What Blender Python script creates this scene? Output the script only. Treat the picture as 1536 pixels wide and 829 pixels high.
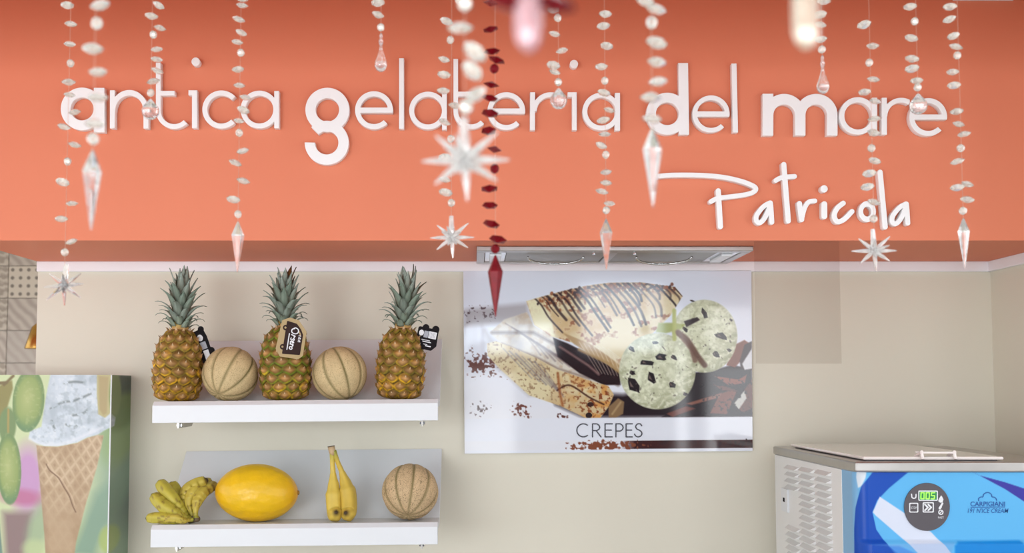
import bpy, bmesh, math, random
import numpy as np
from mathutils import Vector, Matrix, Euler

for o in list(bpy.data.objects):
    bpy.data.objects.remove(o)
scene = bpy.context.scene
COL = scene.collection
PI = math.pi

# ------------------------------------------------------------------ camera
F = 1600.0                      # focal length in pixels of the 1536 x 829 frame
CX, CY = 713.0, 484.0           # principal point
PITCH = math.radians(3.5)
EYE = Vector((0, 0, 1.5))
cam = bpy.data.cameras.new('camera')
cam.sensor_width = 36.0
cam.lens = F / 1536 * 36
cam.shift_x = (768 - CX) / 1536
cam.shift_y = (CY - 414.5) / 1536
cam.clip_start = 0.05
cam.dof.use_dof = True
cam.dof.focus_distance = 2.5
cam.dof.aperture_fstop = 4.3
camo = bpy.data.objects.new('camera', cam)
camo.location = EYE
camo.rotation_euler = (PI / 2 + PITCH, 0, 0)
COL.objects.link(camo)
scene.camera = camo

def P(px, py, Y):
    """point of the plane y = Y seen at a pixel of the photograph"""
    a, b = (px - CX) / F, (CY - py) / F
    c, s = math.cos(PITCH), math.sin(PITCH)
    d = Vector((a, c - b * s, s + b * c))
    return EYE + d * (Y / d.y)

# ------------------------------------------------------------------ world, lights, exposure
world = bpy.data.worlds.new('daylight')
scene.world = world
world.use_nodes = True
world.node_tree.nodes['Background'].inputs[0].default_value = (0.95, 0.97, 1.0, 1)
world.node_tree.nodes['Background'].inputs[1].default_value = 1.7
scene.view_settings.view_transform = 'Standard'
scene.view_settings.look = 'None'
scene.view_settings.gamma = 1
scene.view_settings.use_curve_mapping = False
scene.view_settings.exposure = 0.13

REAR = -3.5
# daylight through the panes of the shop front behind the camera: x0, x1, z0, z1
PANES = [(-4.6, -3.5, 0.25, 2.2, 1.1), (-3.4, -2.3, 0.25, 2.2, 1.1), (-2.2, -1.1, 0.25, 2.2, 1.1), (-0.1, 0.68, 1.8, 2.06, 1.9), (-0.1, 0.34, 0.3, 1.64, 0.45),
         (0.92, 1.64, 1.83, 2.4, 1.5), (1.74, 1.84, 0.6, 2.2, 0.8), (2.0, 2.75, 0.25, 2.2, 0.7), (4.5, 5.6, 0.25, 2.2, 0.8)]      # last: relative brightness; the two rightmost panes are added to spread the light
WIN_L = 5.2
for i, (x0, x1, z0, z1, k) in enumerate(PANES):
    l = bpy.data.lights.new('window_daylight', 'AREA')
    l.shape = 'RECTANGLE'
    l.size, l.size_y = x1 - x0, z1 - z0
    l.energy = WIN_L * k * PI * l.size * l.size_y
    l.color = (0.72, 0.86, 1.0) if z0 > 1.5 else (0.93, 0.97, 1.0)      # sky through the upper panes
    lo = bpy.data.objects.new('window_daylight', l)
    lo.location = ((x0 + x1) / 2, REAR - 0.02, (z0 + z1) / 2)
    lo.rotation_euler = Vector((0, -1, 0)).to_track_quat('Z', 'Y').to_euler()
    COL.objects.link(lo)

# ------------------------------------------------------------------ materials
def srgb(c):
    c = np.asarray(c, float) / 255.0
    return np.where(c <= 0.04045, c / 12.92, ((c + 0.055) / 1.055) ** 2.4)

def nodes_of(m):
    m.use_nodes = True
    nt = m.node_tree
    return nt, nt.nodes, nt.links, nt.nodes['Principled BSDF']

def mat(name, rgb, rough=0.5, metal=0.0, var=0.06, nscale=18.0, bump=0.0, bscale=60.0, coat=0.0, spec=None, attr=None, trans=0.0, ior=1.5):
    m = bpy.data.materials.new(name)
    nt, N, L, b = nodes_of(m)
    col = srgb(rgb)
    b.inputs['Roughness'].default_value = rough
    b.inputs['Metallic'].default_value = metal
    b.inputs['Coat Weight'].default_value = coat
    b.inputs['Coat Roughness'].default_value = 0.05
    b.inputs['Transmission Weight'].default_value = trans
    b.inputs['IOR'].default_value = ior
    if spec is not None:
        b.inputs['Specular IOR Level'].default_value = spec
    tc = N.new('ShaderNodeTexCoord')
    nz = N.new('ShaderNodeTexNoise')
    nz.inputs['Scale'].default_value = nscale
    nz.inputs['Detail'].default_value = 4
    L.new(tc.outputs['Object'], nz.inputs['Vector'])
    if attr:
        at = N.new('ShaderNodeVertexColor')
        at.layer_name = attr
        src = at.outputs['Color']
    else:
        rg = N.new('ShaderNodeRGB')
        rg.outputs[0].default_value = (*col, 1)
        src = rg.outputs[0]
    hv = N.new('ShaderNodeHueSaturation')
    mr = N.new('ShaderNodeMapRange')
    mr.inputs['To Min'].default_value = 1 - var
    mr.inputs['To Max'].default_value = 1 + var
    L.new(nz.outputs['Fac'], mr.inputs['Value'])
    L.new(mr.outputs['Result'], hv.inputs['Value'])
    L.new(src, hv.inputs['Color'])
    L.new(hv.outputs['Color'], b.inputs['Base Color'])
    if bump:
        n2 = N.new('ShaderNodeTexNoise')
        n2.inputs['Scale'].default_value = bscale
        n2.inputs['Detail'].default_value = 5
        L.new(tc.outputs['Object'], n2.inputs['Vector'])
        bp = N.new('ShaderNodeBump')
        bp.inputs['Strength'].default_value = bump
        bp.inputs['Distance'].default_value = 0.003
        L.new(n2.outputs['Fac'], bp.inputs['Height'])
        L.new(bp.outputs['Normal'], b.inputs['Normal'])
    return m

M = {}
M['coral'] = mat('coral_paint', (226, 133, 101), 0.6, var=0.015, nscale=3, bump=0.05, bscale=40, spec=0.3)
M['beige'] = mat('beige_wall_paint', (224, 219, 203), 0.6, var=0.02, nscale=2, bump=0.05, bscale=50, spec=0.3)
M['white_trim'] = mat('white_trim_paint', (243, 242, 247), 0.4, var=0.01)
M['letter_white'] = mat('white_letter_acrylic', (246, 247, 248), 0.35, var=0.01)
M['floor'] = mat('pale_floor', (222, 216, 208), 0.35, var=0.06, nscale=4)
M['dark_frame'] = mat('grey_shopfront', (92, 92, 96), 0.4, var=0.03)
M['lacquer'] = mat('white_lacquer', (226, 229, 233), 0.3, var=0.008, spec=0.22)
M['steel'] = mat('brushed_steel', (176, 172, 168), 0.28, metal=1.0, var=0.08, nscale=40)
M['steel_dark'] = mat('steel_filter', (150, 146, 138), 0.35, metal=1.0, var=0.08, nscale=60)
M['chrome'] = mat('chrome', (215, 218, 222), 0.1, metal=1.0, var=0.02)
M['brass'] = mat('brass', (190, 150, 82), 0.25, metal=1.0, var=0.08)
M['print'] = mat('glossy_print', (255, 255, 255), 0.06, var=0.0, attr='print', spec=0.55)
M['print_satin'] = mat('satin_print', (255, 255, 255), 0.3, var=0.0, attr='print', spec=0.25)
M['painted'] = mat('fruit_skin', (255, 255, 255), 0.5, var=0.12, nscale=120, attr='print', bump=0.3, bscale=160, spec=0.15)
M['leaf'] = mat('crown_leaf', (255, 255, 255), 0.5, var=0.12, nscale=60, attr='print', spec=0.3)
M['print_edge'] = mat('poster_edge', (225, 228, 232), 0.2, var=0.0)
M['black_print'] = mat('dark_grey_ink', (68, 68, 78), 0.5, var=0.0)
M['mach_grey'] = mat('grey_machine_enamel', (230, 230, 229), 0.4, var=0.015)
M['lid'] = mat('white_lid_plastic', (244, 234, 230), 0.12, var=0.01, coat=0.9)
M['disc'] = mat('charcoal_plastic', (78, 72, 78), 0.35, var=0.02)
M['ink_white'] = mat('white_ink', (226, 226, 230), 0.5, var=0.0)
M['ink_blue'] = mat('navy_ink', (20, 84, 158), 0.5, var=0.0)
M['navy'] = mat('navy_outline', (52, 46, 132), 0.4, var=0.0)
M['lcd'] = mat('green_display', (40, 130, 72), 0.3, var=0.0)
M['tag_tan'] = mat('kraft_card', (176, 152, 108), 0.6, var=0.04)
M['tag_brown'] = mat('brown_card_ink', (54, 38, 36), 0.7, var=0.03, spec=0.15)
M['tag_black'] = mat('black_card', (30, 27, 30), 0.8, var=0.03, spec=0.12)
M['tag_grey'] = mat('grey_card_ink', (160, 162, 172), 0.5, var=0.2, nscale=700)
M['thread'] = mat('nylon_thread', (232, 190, 170), 0.4, var=0.0, trans=0.6)
M['ceil_white'] = mat('white_ceiling_paint', (238, 240, 242), 0.6, var=0.01)
M['counter'] = mat('counter_laminate', (228, 226, 222), 0.4, var=0.03)

m = bpy.data.materials.new('display_digits')
nt, N, L, b = nodes_of(m)
b.inputs['Base Color'].default_value = (*srgb((150, 240, 80)), 1)
b.inputs['Emission Color'].default_value = (*srgb((150, 240, 80)), 1)
b.inputs['Emission Strength'].default_value = 0.7
M['digits'] = m

def crystal(name, tint, glassmix, gloss, metal=0.25, coat=0.6, rough=0.09, spec=0.5, ior=1.5):
    m = bpy.data.materials.new(name)
    nt, N, L, b = nodes_of(m)
    out = N['Material Output']
    b.inputs['Base Color'].default_value = (*tint, 1)
    b.inputs['Roughness'].default_value = 0.03
    b.inputs['Transmission Weight'].default_value = 1.0
    b.inputs['IOR'].default_value = ior
    g = N.new('ShaderNodeBsdfPrincipled')
    g.inputs['Base Color'].default_value = (*gloss, 1)
    g.inputs['Specular IOR Level'].default_value = spec
    g.inputs['Metallic'].default_value = metal
    g.inputs['Roughness'].default_value = rough
    g.inputs['Coat Weight'].default_value = coat
    g.inputs['Coat Roughness'].default_value = 0.03
    mx = N.new('ShaderNodeMixShader')
    tc = N.new('ShaderNodeTexCoord')
    nz = N.new('ShaderNodeTexNoise')
    nz.inputs['Scale'].default_value = 80
    L.new(tc.outputs['Object'], nz.inputs['Vector'])
    mr = N.new('ShaderNodeMapRange')
    mr.inputs['From Min'].default_value = 0.3
    mr.inputs['From Max'].default_value = 0.7
    mr.inputs['To Min'].default_value = glassmix - 0.14
    mr.inputs['To Max'].default_value = min(glassmix + 0.14, 1.0)
    L.new(nz.outputs['Fac'], mr.inputs['Value'])
    L.new(mr.outputs['Result'], mx.inputs['Fac'])
    L.new(b.outputs[0], mx.inputs[1])
    L.new(g.outputs[0], mx.inputs[2])
    L.new(mx.outputs[0], out.inputs['Surface'])
    return m
M['crystal'] = crystal('clear_crystal', (1, 1, 1), 0.44, (1.0, 0.96, 0.88))
M['crystal_clear'] = crystal('very_clear_crystal', (1, 1, 1), 0.15, (0.93, 0.93, 0.93))
M['crystal_frost'] = crystal('frosted_crystal', (1, 1, 1), 0.55, (0.96, 0.94, 0.92))
M['crystal_red'] = crystal('red_crystal', (0.30, 0.004, 0.012), 0.6, (0.24, 0.006, 0.014), 0.15, 0.0, 0.3, 0.15, 1.25)

M['crystal_cream'] = crystal('cream_crystal', (1.0, 0.92, 0.82), 0.5, (0.95, 0.82, 0.66))
M['crystal_pink'] = crystal('pink_crystal', (1.0, 0.75, 0.8), 0.6, (0.86, 0.52, 0.56))
m = bpy.data.materials.new('dark_patch_tint')
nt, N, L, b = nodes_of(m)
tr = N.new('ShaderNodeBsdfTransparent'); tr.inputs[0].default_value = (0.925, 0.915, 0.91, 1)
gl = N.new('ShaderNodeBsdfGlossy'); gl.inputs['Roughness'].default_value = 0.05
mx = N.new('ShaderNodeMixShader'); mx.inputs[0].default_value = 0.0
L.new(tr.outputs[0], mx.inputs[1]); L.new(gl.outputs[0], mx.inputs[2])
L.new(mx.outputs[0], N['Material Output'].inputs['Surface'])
M['tinted'] = m

def net_melon_mat(name, ca, cb):
    m = bpy.data.materials.new(name)
    nt, N, L, b = nodes_of(m)
    b.inputs['Roughness'].default_value = 0.65
    b.inputs['Specular IOR Level'].default_value = 0.25
    tc = N.new('ShaderNodeTexCoord')
    vo = N.new('ShaderNodeTexVoronoi'); vo.feature = 'DISTANCE_TO_EDGE'; vo.inputs['Scale'].default_value = 260
    nz = N.new('ShaderNodeTexNoise'); nz.inputs['Scale'].default_value = 25; nz.inputs['Detail'].default_value = 5
    mxv = N.new('ShaderNodeMixRGB'); mxv.inputs[0].default_value = 0.06
    L.new(tc.outputs['Object'], mxv.inputs[1]); L.new(nz.outputs['Color'], mxv.inputs[2])
    L.new(mxv.outputs[0], vo.inputs['Vector'])
    L.new(tc.outputs['Object'], nz.inputs['Vector'])
    rp = N.new('ShaderNodeValToRGB')
    rp.color_ramp.elements[0].position = 0.12; rp.color_ramp.elements[0].color = (*srgb(ca), 1)
    rp.color_ramp.elements[1].position = 0.34; rp.color_ramp.elements[1].color = (*srgb(cb), 1)
    L.new(vo.outputs['Distance'], rp.inputs[0])
    at = N.new('ShaderNodeVertexColor'); at.layer_name = 'print'
    sp = N.new('ShaderNodeSeparateColor'); L.new(at.outputs[0], sp.inputs[0])
    big = N.new('ShaderNodeMixRGB'); big.blend_type = 'MULTIPLY'; big.inputs[0].default_value = 0.35
    L.new(rp.outputs[0], big.inputs[1]); L.new(nz.outputs['Fac'], big.inputs[2])
    gm = N.new('ShaderNodeMixRGB'); gm.inputs[2].default_value = (*srgb((104, 94, 40)), 1)
    L.new(sp.outputs[0], gm.inputs[0]); L.new(big.outputs[0], gm.inputs[1])
    br = N.new('ShaderNodeBrightContrast'); br.inputs['Bright'].default_value = 0.02
    L.new(gm.outputs[0], br.inputs[0]); L.new(br.outputs[0], b.inputs['Base Color'])
    bp = N.new('ShaderNodeBump'); bp.inputs['Strength'].default_value = 0.5; bp.inputs['Distance'].default_value = 0.0015; bp.invert = True
    L.new(vo.outputs['Distance'], bp.inputs['Height']); L.new(bp.outputs[0], b.inputs['Normal'])
    return m
M['cantaloupe'] = net_melon_mat('netted_melon_skin', (226, 200, 150), (190, 164, 116))
M['cantaloupe_dark'] = net_melon_mat('dark_netted_melon_skin', (222, 190, 146), (150, 128, 88))

# ------------------------------------------------------------------ helpers
class MB:
    """collects vertices and faces of one mesh"""
    def __init__(s):
        s.v, s.f, s.c = [], [], []
    def add(s, vs, fs, cols=None):
        o = len(s.v)
        s.v += [tuple(v) for v in vs]
        s.f += [tuple(i + o for i in f) for f in fs]
        if cols is not None:
            s.c += [tuple(c) for c in cols]
        return s
    def box(s, x0, x1, y0, y1, z0, z1):
        vs = [(x, y, z) for x in (x0, x1) for y in (y0, y1) for z in (z0, z1)]
        fs = [(0, 1, 3, 2), (4, 6, 7, 5), (0, 4, 5, 1), (2, 3, 7, 6), (0, 2, 6, 4), (1, 5, 7, 3)]
        return s.add(vs, fs)
    def lathe(s, prof, seg=12, cols=None, off=0.0):
        """prof: (radius, z) from bottom to top"""
        vs, fs, cc = [], [], []
        for k, (r, z) in enumerate(prof):
            for j in range(seg):
                a = 2 * PI * (j + off) / seg
                vs.append((r * math.cos(a), r * math.sin(a), z))
                if cols is not None: cc.append(cols[k])
        n = len(prof)
        for k in range(n - 1):
            for j in range(seg):
                a, b = k * seg + j, k * seg + (j + 1) % seg
                fs.append((a, b, b + seg, a + seg))
        fs.append(tuple(range(seg - 1, -1, -1)))
        fs.append(tuple((n - 1) * seg + j for j in range(seg)))
        return s.add(vs, fs, cc if cols is not None else None)
    def tube(s, pts, rad, seg=10, cols=None, shape=None):
        pts = [Vector(p) for p in pts]
        n = len(pts)
        if not hasattr(rad, '__len__'): rad = [rad] * n
        vs, fs, cc = [], [], []
        up = Vector((0.13, 0.97, 0.21))
        for k, p in enumerate(pts):
            t = (pts[min(k + 1, n - 1)] - pts[max(k - 1, 0)]).normalized()
            a = (up - t * up.dot(t)).normalized(); b = t.cross(a)
            up = a
            for j in range(seg):
                an = 2 * PI * j / seg
                q = 1.0 if shape is None else shape(an)
                vs.append(p + (a * math.cos(an) + b * math.sin(an)) * rad[k] * q)
                if cols is not None: cc.append(cols(k / (n - 1), an))
        for k in range(n - 1):
            for j in range(seg):
                a, b = k * seg + j, k * seg + (j + 1) % seg
                fs.append((a, b, b + seg, a + seg))
        fs.append(tuple(range(seg - 1, -1, -1)))
        fs.append(tuple((n - 1) * seg + j for j in range(seg)))
        return s.add(vs, fs, cc if cols is not None else None)
    def xform(s, mtx):
        s.v = [tuple(mtx @ Vector(v)) for v in s.v]
        return s
    def mesh(s, name, smooth=False):
        me = bpy.data.meshes.new(name)
        me.from_pydata(s.v, [], s.f)
        if s.c:
            set_colors(me, np.array(s.c, float))
        bm = bmesh.new(); bm.from_mesh(me)
        bmesh.ops.recalc_face_normals(bm, faces=bm.faces)
        bm.to_mesh(me); bm.free()
        if smooth:
            me.polygons.foreach_set('use_smooth', [True] * len(me.polygons))
        me.update()
        return me

def set_colors(me, lin):
    at = me.color_attributes.new('print', 'FLOAT_COLOR', 'POINT')
    buf = np.ones((len(lin), 4)); buf[:, :3] = lin
    at.data.foreach_set('color', buf.ravel())

def link(name, me, m=None, parent=None, loc=(0, 0, 0)):
    if m is not None and not me.materials:
        me.materials.append(m)
    o = bpy.data.objects.new(name, me)
    COL.objects.link(o)
    o.location = loc
    if parent is not None: o.parent = parent
    return o

def tag(o, label=None, cat=None, group=None, kind=None):
    if label: o['label'] = label
    if cat: o['category'] = cat
    if group: o['group'] = group
    if kind: o['kind'] = kind
    return o

def thing(name, loc, label, cat, group=None):
    o = bpy.data.objects.new(name, None)
    o.empty_display_size = 0.05
    COL.objects.link(o)
    o.location = loc
    return tag(o, label, cat, group)

def part(name, mb, m, parent, smooth=False, bevel=0.0, kind=None, label=None, seg=2):
    """mesh given in world coordinates; stored relative to the (unrotated) parents"""
    base = Vector((0, 0, 0)); q = parent
    while q is not None:
        base += q.location; q = q.parent
    mb.v = [tuple(Vector(v) - base) for v in mb.v]
    me = mb.mesh(name, smooth)
    if bevel: bevel_mesh(me, bevel, seg)
    o = link(name, me, m, parent)
    return tag(o, label, kind=kind)

def bevel_mesh(me, w, seg=2):
    bm = bmesh.new(); bm.from_mesh(me)
    ed = [e for e in bm.edges if len(e.link_faces) == 2 and e.calc_face_angle(0) > 0.5]
    bmesh.ops.bevel(bm, geom=ed, offset=w, segments=seg, profile=0.5, affect='EDGES')
    bm.to_mesh(me); bm.free()

def struct(name, mb, m, bevel=0.0, label=None):
    me = mb.mesh(name)
    if bevel: bevel_mesh(me, bevel)
    return tag(link(name, me, m), label, kind='structure')

def dup(o, parent=None):
    c = o.copy(); COL.objects.link(c)
    if parent is not None: c.parent = parent
    for ch in list(o.children): dup(ch, c)
    return c

# ---- outlines: signed distance fields in photo pixels -> contours -> extruded meshes
def seg_d(X, Y, a, b):
    ax, ay = a; bx, by = b
    dx, dy = bx - ax, by - ay
    t = np.clip(((X - ax) * dx + (Y - ay) * dy) / (dx * dx + dy * dy + 1e-12), 0, 1)
    return np.hypot(X - ax - t * dx, Y - ay - t * dy)
def stroke(pts, w):
    def f(X, Y):
        d = None
        for a, b in zip(pts[:-1], pts[1:]):
            e = seg_d(X, Y, a, b); d = e if d is None else np.minimum(d, e)
        return d - w / 2
    return f, [min(p[0] for p in pts) - w, min(p[1] for p in pts) - w, max(p[0] for p in pts) + w, max(p[1] for p in pts) + w]
def rect(x0, y0, x1, y1, lean=0.0, r=0.0):
    cy = (y0 + y1) / 2
    def f(X, Y):
        dx = np.abs(X - (x0 + x1) / 2 - lean * (Y - cy) / max(y1 - y0, 1e-6)) - (x1 - x0) / 2 + r
        dy = np.abs(Y - cy) - (y1 - y0) / 2 + r
        return np.minimum(np.maximum(dx, dy), 0) + np.hypot(np.maximum(dx, 0), np.maximum(dy, 0)) - r
    return f, [x0 - 4, y0 - 4, x1 + 4, y1 + 4]
def ring(cx, cy, rm, w, gap=None, ry=None):
    """gap = (centre angle, half width) in degrees, clockwise on the picture from +x"""
    k = 1.0 if ry is None else rm / ry
    def f(X, Y):
        x, y = X - cx, (Y - cy) * k
        d = np.abs(np.hypot(x, y) - rm) - w / 2
        if gap:
            a, h = math.radians(gap[0]), math.radians(gap[1])
            u, v = x * math.cos(a) + y * math.sin(a), -x * math.sin(a) + y * math.cos(a)
            d = np.maximum(d, -(np.abs(v) * math.cos(h) - u * math.sin(h)))
        return d
    R = max(rm, ry or rm) + w
    return f, [cx - R, cy - R, cx + R, cy + R]
def disc(cx, cy, rx, ry=None):
    ry = ry or rx
    return (lambda X, Y: (np.hypot((X - cx) / rx, (Y - cy) / ry) - 1) * min(rx, ry)), [cx - rx - 2, cy - ry - 2, cx + rx + 2, cy + ry + 2]
def poly_sdf(X, Y, pts):
    d = None; ins = np.zeros(X.shape, bool)
    n = len(pts)
    for i in range(n):
        a, b = pts[i], pts[(i + 1) % n]
        e = seg_d(X, Y, a, b); d = e if d is None else np.minimum(d, e)
        if a[1] != b[1]:
            c = ((a[1] > Y) != (b[1] > Y)) & (X < (b[0] - a[0]) * (Y - a[1]) / (b[1] - a[1]) + a[0])
            ins ^= c
    return np.where(ins, -d, d)
def polygon(pts, r=0.0):
    xs, ys = [p[0] for p in pts], [p[1] for p in pts]
    return (lambda X, Y: poly_sdf(X, Y, pts) - r), [min(xs) - r - 2, min(ys) - r - 2, max(xs) + r + 2, max(ys) + r + 2]

def contours(shapes, cut=(), step=0.5):
    bb = np.array([s[1] for s in shapes])
    x0, y0 = bb[:, 0].min() - 1.3, bb[:, 1].min() - 1.3
    x1, y1 = bb[:, 2].max() + 1.3, bb[:, 3].max() + 1.3
    xs, ys = np.arange(x0, x1 + step, step) + 0.0137, np.arange(y0, y1 + step, step) + 0.0211
    X, Y = np.meshgrid(xs, ys)
    D = None
    for f, _ in shapes:
        d = f(X, Y); D = d if D is None else np.minimum(D, d)
    for f, _ in cut:
        D = np.maximum(D, -f(X, Y))
    D = np.where(np.abs(D) < 1e-9, 1e-9, D)
    S = D < 0
    nx = {}
    code = S[:-1, :-1] * 1 + S[:-1, 1:] * 2 + S[1:, 1:] * 4 + S[1:, :-1] * 8
    T = {1: [(3, 0)], 2: [(0, 1)], 3: [(3, 1)], 4: [(1, 2)], 5: [(3, 0), (1, 2)], 6: [(0, 2)], 7: [(3, 2)], 8: [(2, 3)],
         9: [(2, 0)], 10: [(0, 1), (2, 3)], 11: [(2, 1)], 12: [(1, 3)], 13: [(1, 0)], 14: [(0, 3)]}
    def edge(i, j, e):
        return [('h', i, j), ('v', i, j + 1), ('h', i + 1, j), ('v', i, j)][e]
    for i, j in zip(*np.nonzero((code > 0) & (code < 15))):
        for a, b in T[int(code[i, j])]:
            nx[edge(i, j, a)] = edge(i, j, b)
    def pt(e):
        t, i, j = e
        if t == 'h':
            a, b = D[i, j], D[i, j + 1]; k = a / (a - b); return (xs[j] + k * step, ys[i])
        a, b = D[i, j], D[i + 1, j]; k = a / (a - b); return (xs[j], ys[i] + k * step)
    loops = []
    while nx:
        s = next(iter(nx)); lp = []; e = s
        while e in nx:
            lp.append(pt(e)); e = nx.pop(e)
        if len(lp) > 7: loops.append(simplify(lp, 0.05))
    return loops
def simplify(lp, tol):
    n = len(lp)
    def dp(a, b):
        if b - a < 2: return []
        p, q = np.array(lp[a]), np.array(lp[b % n])
        pts = np.array([lp[k] for k in range(a + 1, b)])
        d = q - p; L = np.hypot(*d) + 1e-12
        dist = np.abs((pts[:, 0] - p[0]) * d[1] - (pts[:, 1] - p[1]) * d[0]) / L
        k = int(dist.argmax())
        if dist[k] < tol: return []
        k += a + 1
        return dp(a, k) + [k] + dp(k, b)
    h = n // 2
    return [lp[k] for k in [0] + dp(0, h) + [h] + dp(h, n)]

def extrude_loops(loops, to_world, depth, bevel=0.0):
    """loops in px; front face on to_world(px,py); body goes back (+y) by depth"""
    cu = bpy.data.curves.new('outline', 'CURVE')
    cu.dimensions = '2D'; cu.fill_mode = 'BOTH'
    cu.extrude = max(depth / 2 - bevel, 1e-5); cu.bevel_depth = bevel; cu.offset = -bevel; cu.bevel_resolution = 1
    yf = None
    for lp in loops:
        sp = cu.splines.new('POLY'); sp.points.add(len(lp) - 1); sp.use_cyclic_u = True
        for k, (x, y) in enumerate(lp):
            w = to_world(x, y); yf = w[1]
            sp.points[k].co = (w[0], w[2], 0, 1)
    ob = bpy.data.objects.new('outline', cu); COL.objects.link(ob)
    dg = bpy.context.evaluated_depsgraph_get(); dg.update()
    me = bpy.data.meshes.new_from_object(ob.evaluated_get(dg))
    bpy.data.objects.remove(ob); bpy.data.curves.remove(cu)
    n = len(me.vertices); co = np.zeros(n * 3); me.vertices.foreach_get('co', co); co = co.reshape(-1, 3)
    new = np.stack([co[:, 0], yf + depth / 2 - co[:, 2], co[:, 1]], 1)
    me.vertices.foreach_set('co', new.ravel())
    me.materials.clear()
    return me
def shift_mesh(me, d):
    me.transform(Matrix.Translation(-Vector(d)))
    me.update()
def cutout(name, shapes, Y, depth, m, parent=None, cut=(), bevel=0.0, step=0.5, label=None):
    me = extrude_loops(contours(shapes, cut, step), lambda x, y: P(x, y, Y), depth, bevel)
    base = Vector((0, 0, 0)); q = parent
    while q is not None: base += q.location; q = q.parent
    if parent is None:
        co = [v.co for v in me.vertices]
        base = Vector((sum(c.x for c in co) / len(co), Y + depth, min(c.z for c in co)))
        shift_mesh(me, base)
        return tag(link(name, me, m, None, base), label)
    shift_mesh(me, base)
    return tag(link(name, me, m, parent), label)

def text_mesh(name, s, box, Y, m, parent, depth=0.0006, bold=0.0, shear=0.0):
    """built-in font text fitted to a px box (x0,y0,x1,y1) on plane Y"""
    cu = bpy.data.curves.new('text', 'FONT'); cu.body = s; cu.size = 1.0; cu.offset = bold; cu.shear = shear
    cu.resolution_u = 3
    ob = bpy.data.objects.new('text', cu); COL.objects.link(ob)
    dg = bpy.context.evaluated_depsgraph_get(); dg.update()
    me = bpy.data.meshes.new_from_object(ob.evaluated_get(dg))
    bpy.data.objects.remove(ob); bpy.data.curves.remove(cu)
    n = len(me.vertices); co = np.zeros(n * 3); me.vertices.foreach_get('co', co); co = co.reshape(-1, 3)
    lo, hi = co.min(0), co.max(0)
    u = (co[:, 0] - lo[0]) / (hi[0] - lo[0]); v = (co[:, 1] - lo[1]) / (hi[1] - lo[1])
    a, b = P(box[0], box[3], Y), P(box[2], box[1], Y)
    new = np.stack([a.x + u * (b.x - a.x), np.full(n, Y), a.z + v * (b.z - a.z)], 1)
    me.vertices.foreach_set('co', new.ravel())
    base = Vector((0, 0, 0)); q = parent
    while q is not None: base += q.location; q = q.parent
    shift_mesh(me, base); me.materials.clear()
    return link(name, me, m, parent)

# ---- painting flat prints with numpy (one colour per mesh vertex)
rng = np.random.default_rng(7)
def fbm(X, Y, scale, oct=4, seed=0):
    r = np.random.default_rng(seed + 100); out = np.zeros(X.shape); amp = 1.0; tot = 0
    for o in range(oct):
        g = r.random((64, 64)); s = scale / 2 ** o
        u, v = X / s, Y / s
        i, j = np.floor(u).astype(int), np.floor(v).astype(int)
        fu, fv = u - i, v - j
        fu, fv = fu * fu * (3 - 2 * fu), fv * fv * (3 - 2 * fv)
        A = g[j % 64, i % 64]; B = g[j % 64, (i + 1) % 64]; C = g[(j + 1) % 64, i % 64]; Dd = g[(j + 1) % 64, (i + 1) % 64]
        out += amp * ((A * (1 - fu) + B * fu) * (1 - fv) + (C * (1 - fu) + Dd * fu) * fv)
        tot += amp; amp *= 0.5
    return out / tot
class Paint:
    def __init__(s, X, Y, base):
        s.X, s.Y = X, Y
        s.I = np.zeros(X.shape + (3,)) + np.array(base, float)
    def mix(s, mask, col):
        k = np.clip(mask, 0, 1)[..., None]
        s.I = s.I * (1 - k) + np.asarray(col, float) * k
    def poly(s, pts, col, soft=1.0, a=1.0):
        mk = np.clip(0.5 - poly_sdf(s.X, s.Y, pts) / soft, 0, 1) * a
        s.mix(mk, col); return mk
    def ell(s, cx, cy, rx, ry, col, rot=0.0, soft=1.0, a=1.0):
        c, n = math.cos(rot), math.sin(rot)
        x, y = (s.X - cx) * c + (s.Y - cy) * n, -(s.X - cx) * n + (s.Y - cy) * c
        d = (np.hypot(x / rx, y / ry) - 1) * min(rx, ry)
        mk = np.clip(0.5 - d / soft, 0, 1) * a
        s.mix(mk, col); return mk, x / rx, y / ry
    def line(s, pts, w, col, soft=1.0, a=1.0, within=None):
        f, _ = stroke(pts, w)
        mk = np.clip(0.5 - f(s.X, s.Y) / soft, 0, 1) * a
        if within is not None: mk = mk * within
        s.mix(mk, col); return mk
def print_mesh(name, W, H, pos, img):
    """grid of W x H vertices; pos(u,v)->arrays x,y,z; img (H,W,3) in 0..255 sRGB"""
    u, v = np.meshgrid(np.linspace(0, 1, W), np.linspace(0, 1, H))
    x, y, z = pos(u, v)
    co = np.stack([x.ravel(), y.ravel(), z.ravel()], 1)
    idx = np.arange(W * H).reshape(H, W)
    q = np.stack([idx[:-1, :-1], idx[1:, :-1], idx[1:, 1:], idx[:-1, 1:]], -1).reshape(-1, 4)
    me = bpy.data.meshes.new(name)
    me.vertices.add(W * H); me.vertices.foreach_set('co', co.ravel())
    me.loops.add(q.size); me.loops.foreach_set('vertex_index', q.ravel().astype(np.int32))
    me.polygons.add(len(q)); me.polygons.foreach_set('loop_start', np.arange(0, q.size, 4, dtype=np.int32))
    me.update(calc_edges=True)
    set_colors(me, srgb(np.clip(img, 0, 255)).reshape(-1, 3))
    return me

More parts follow.
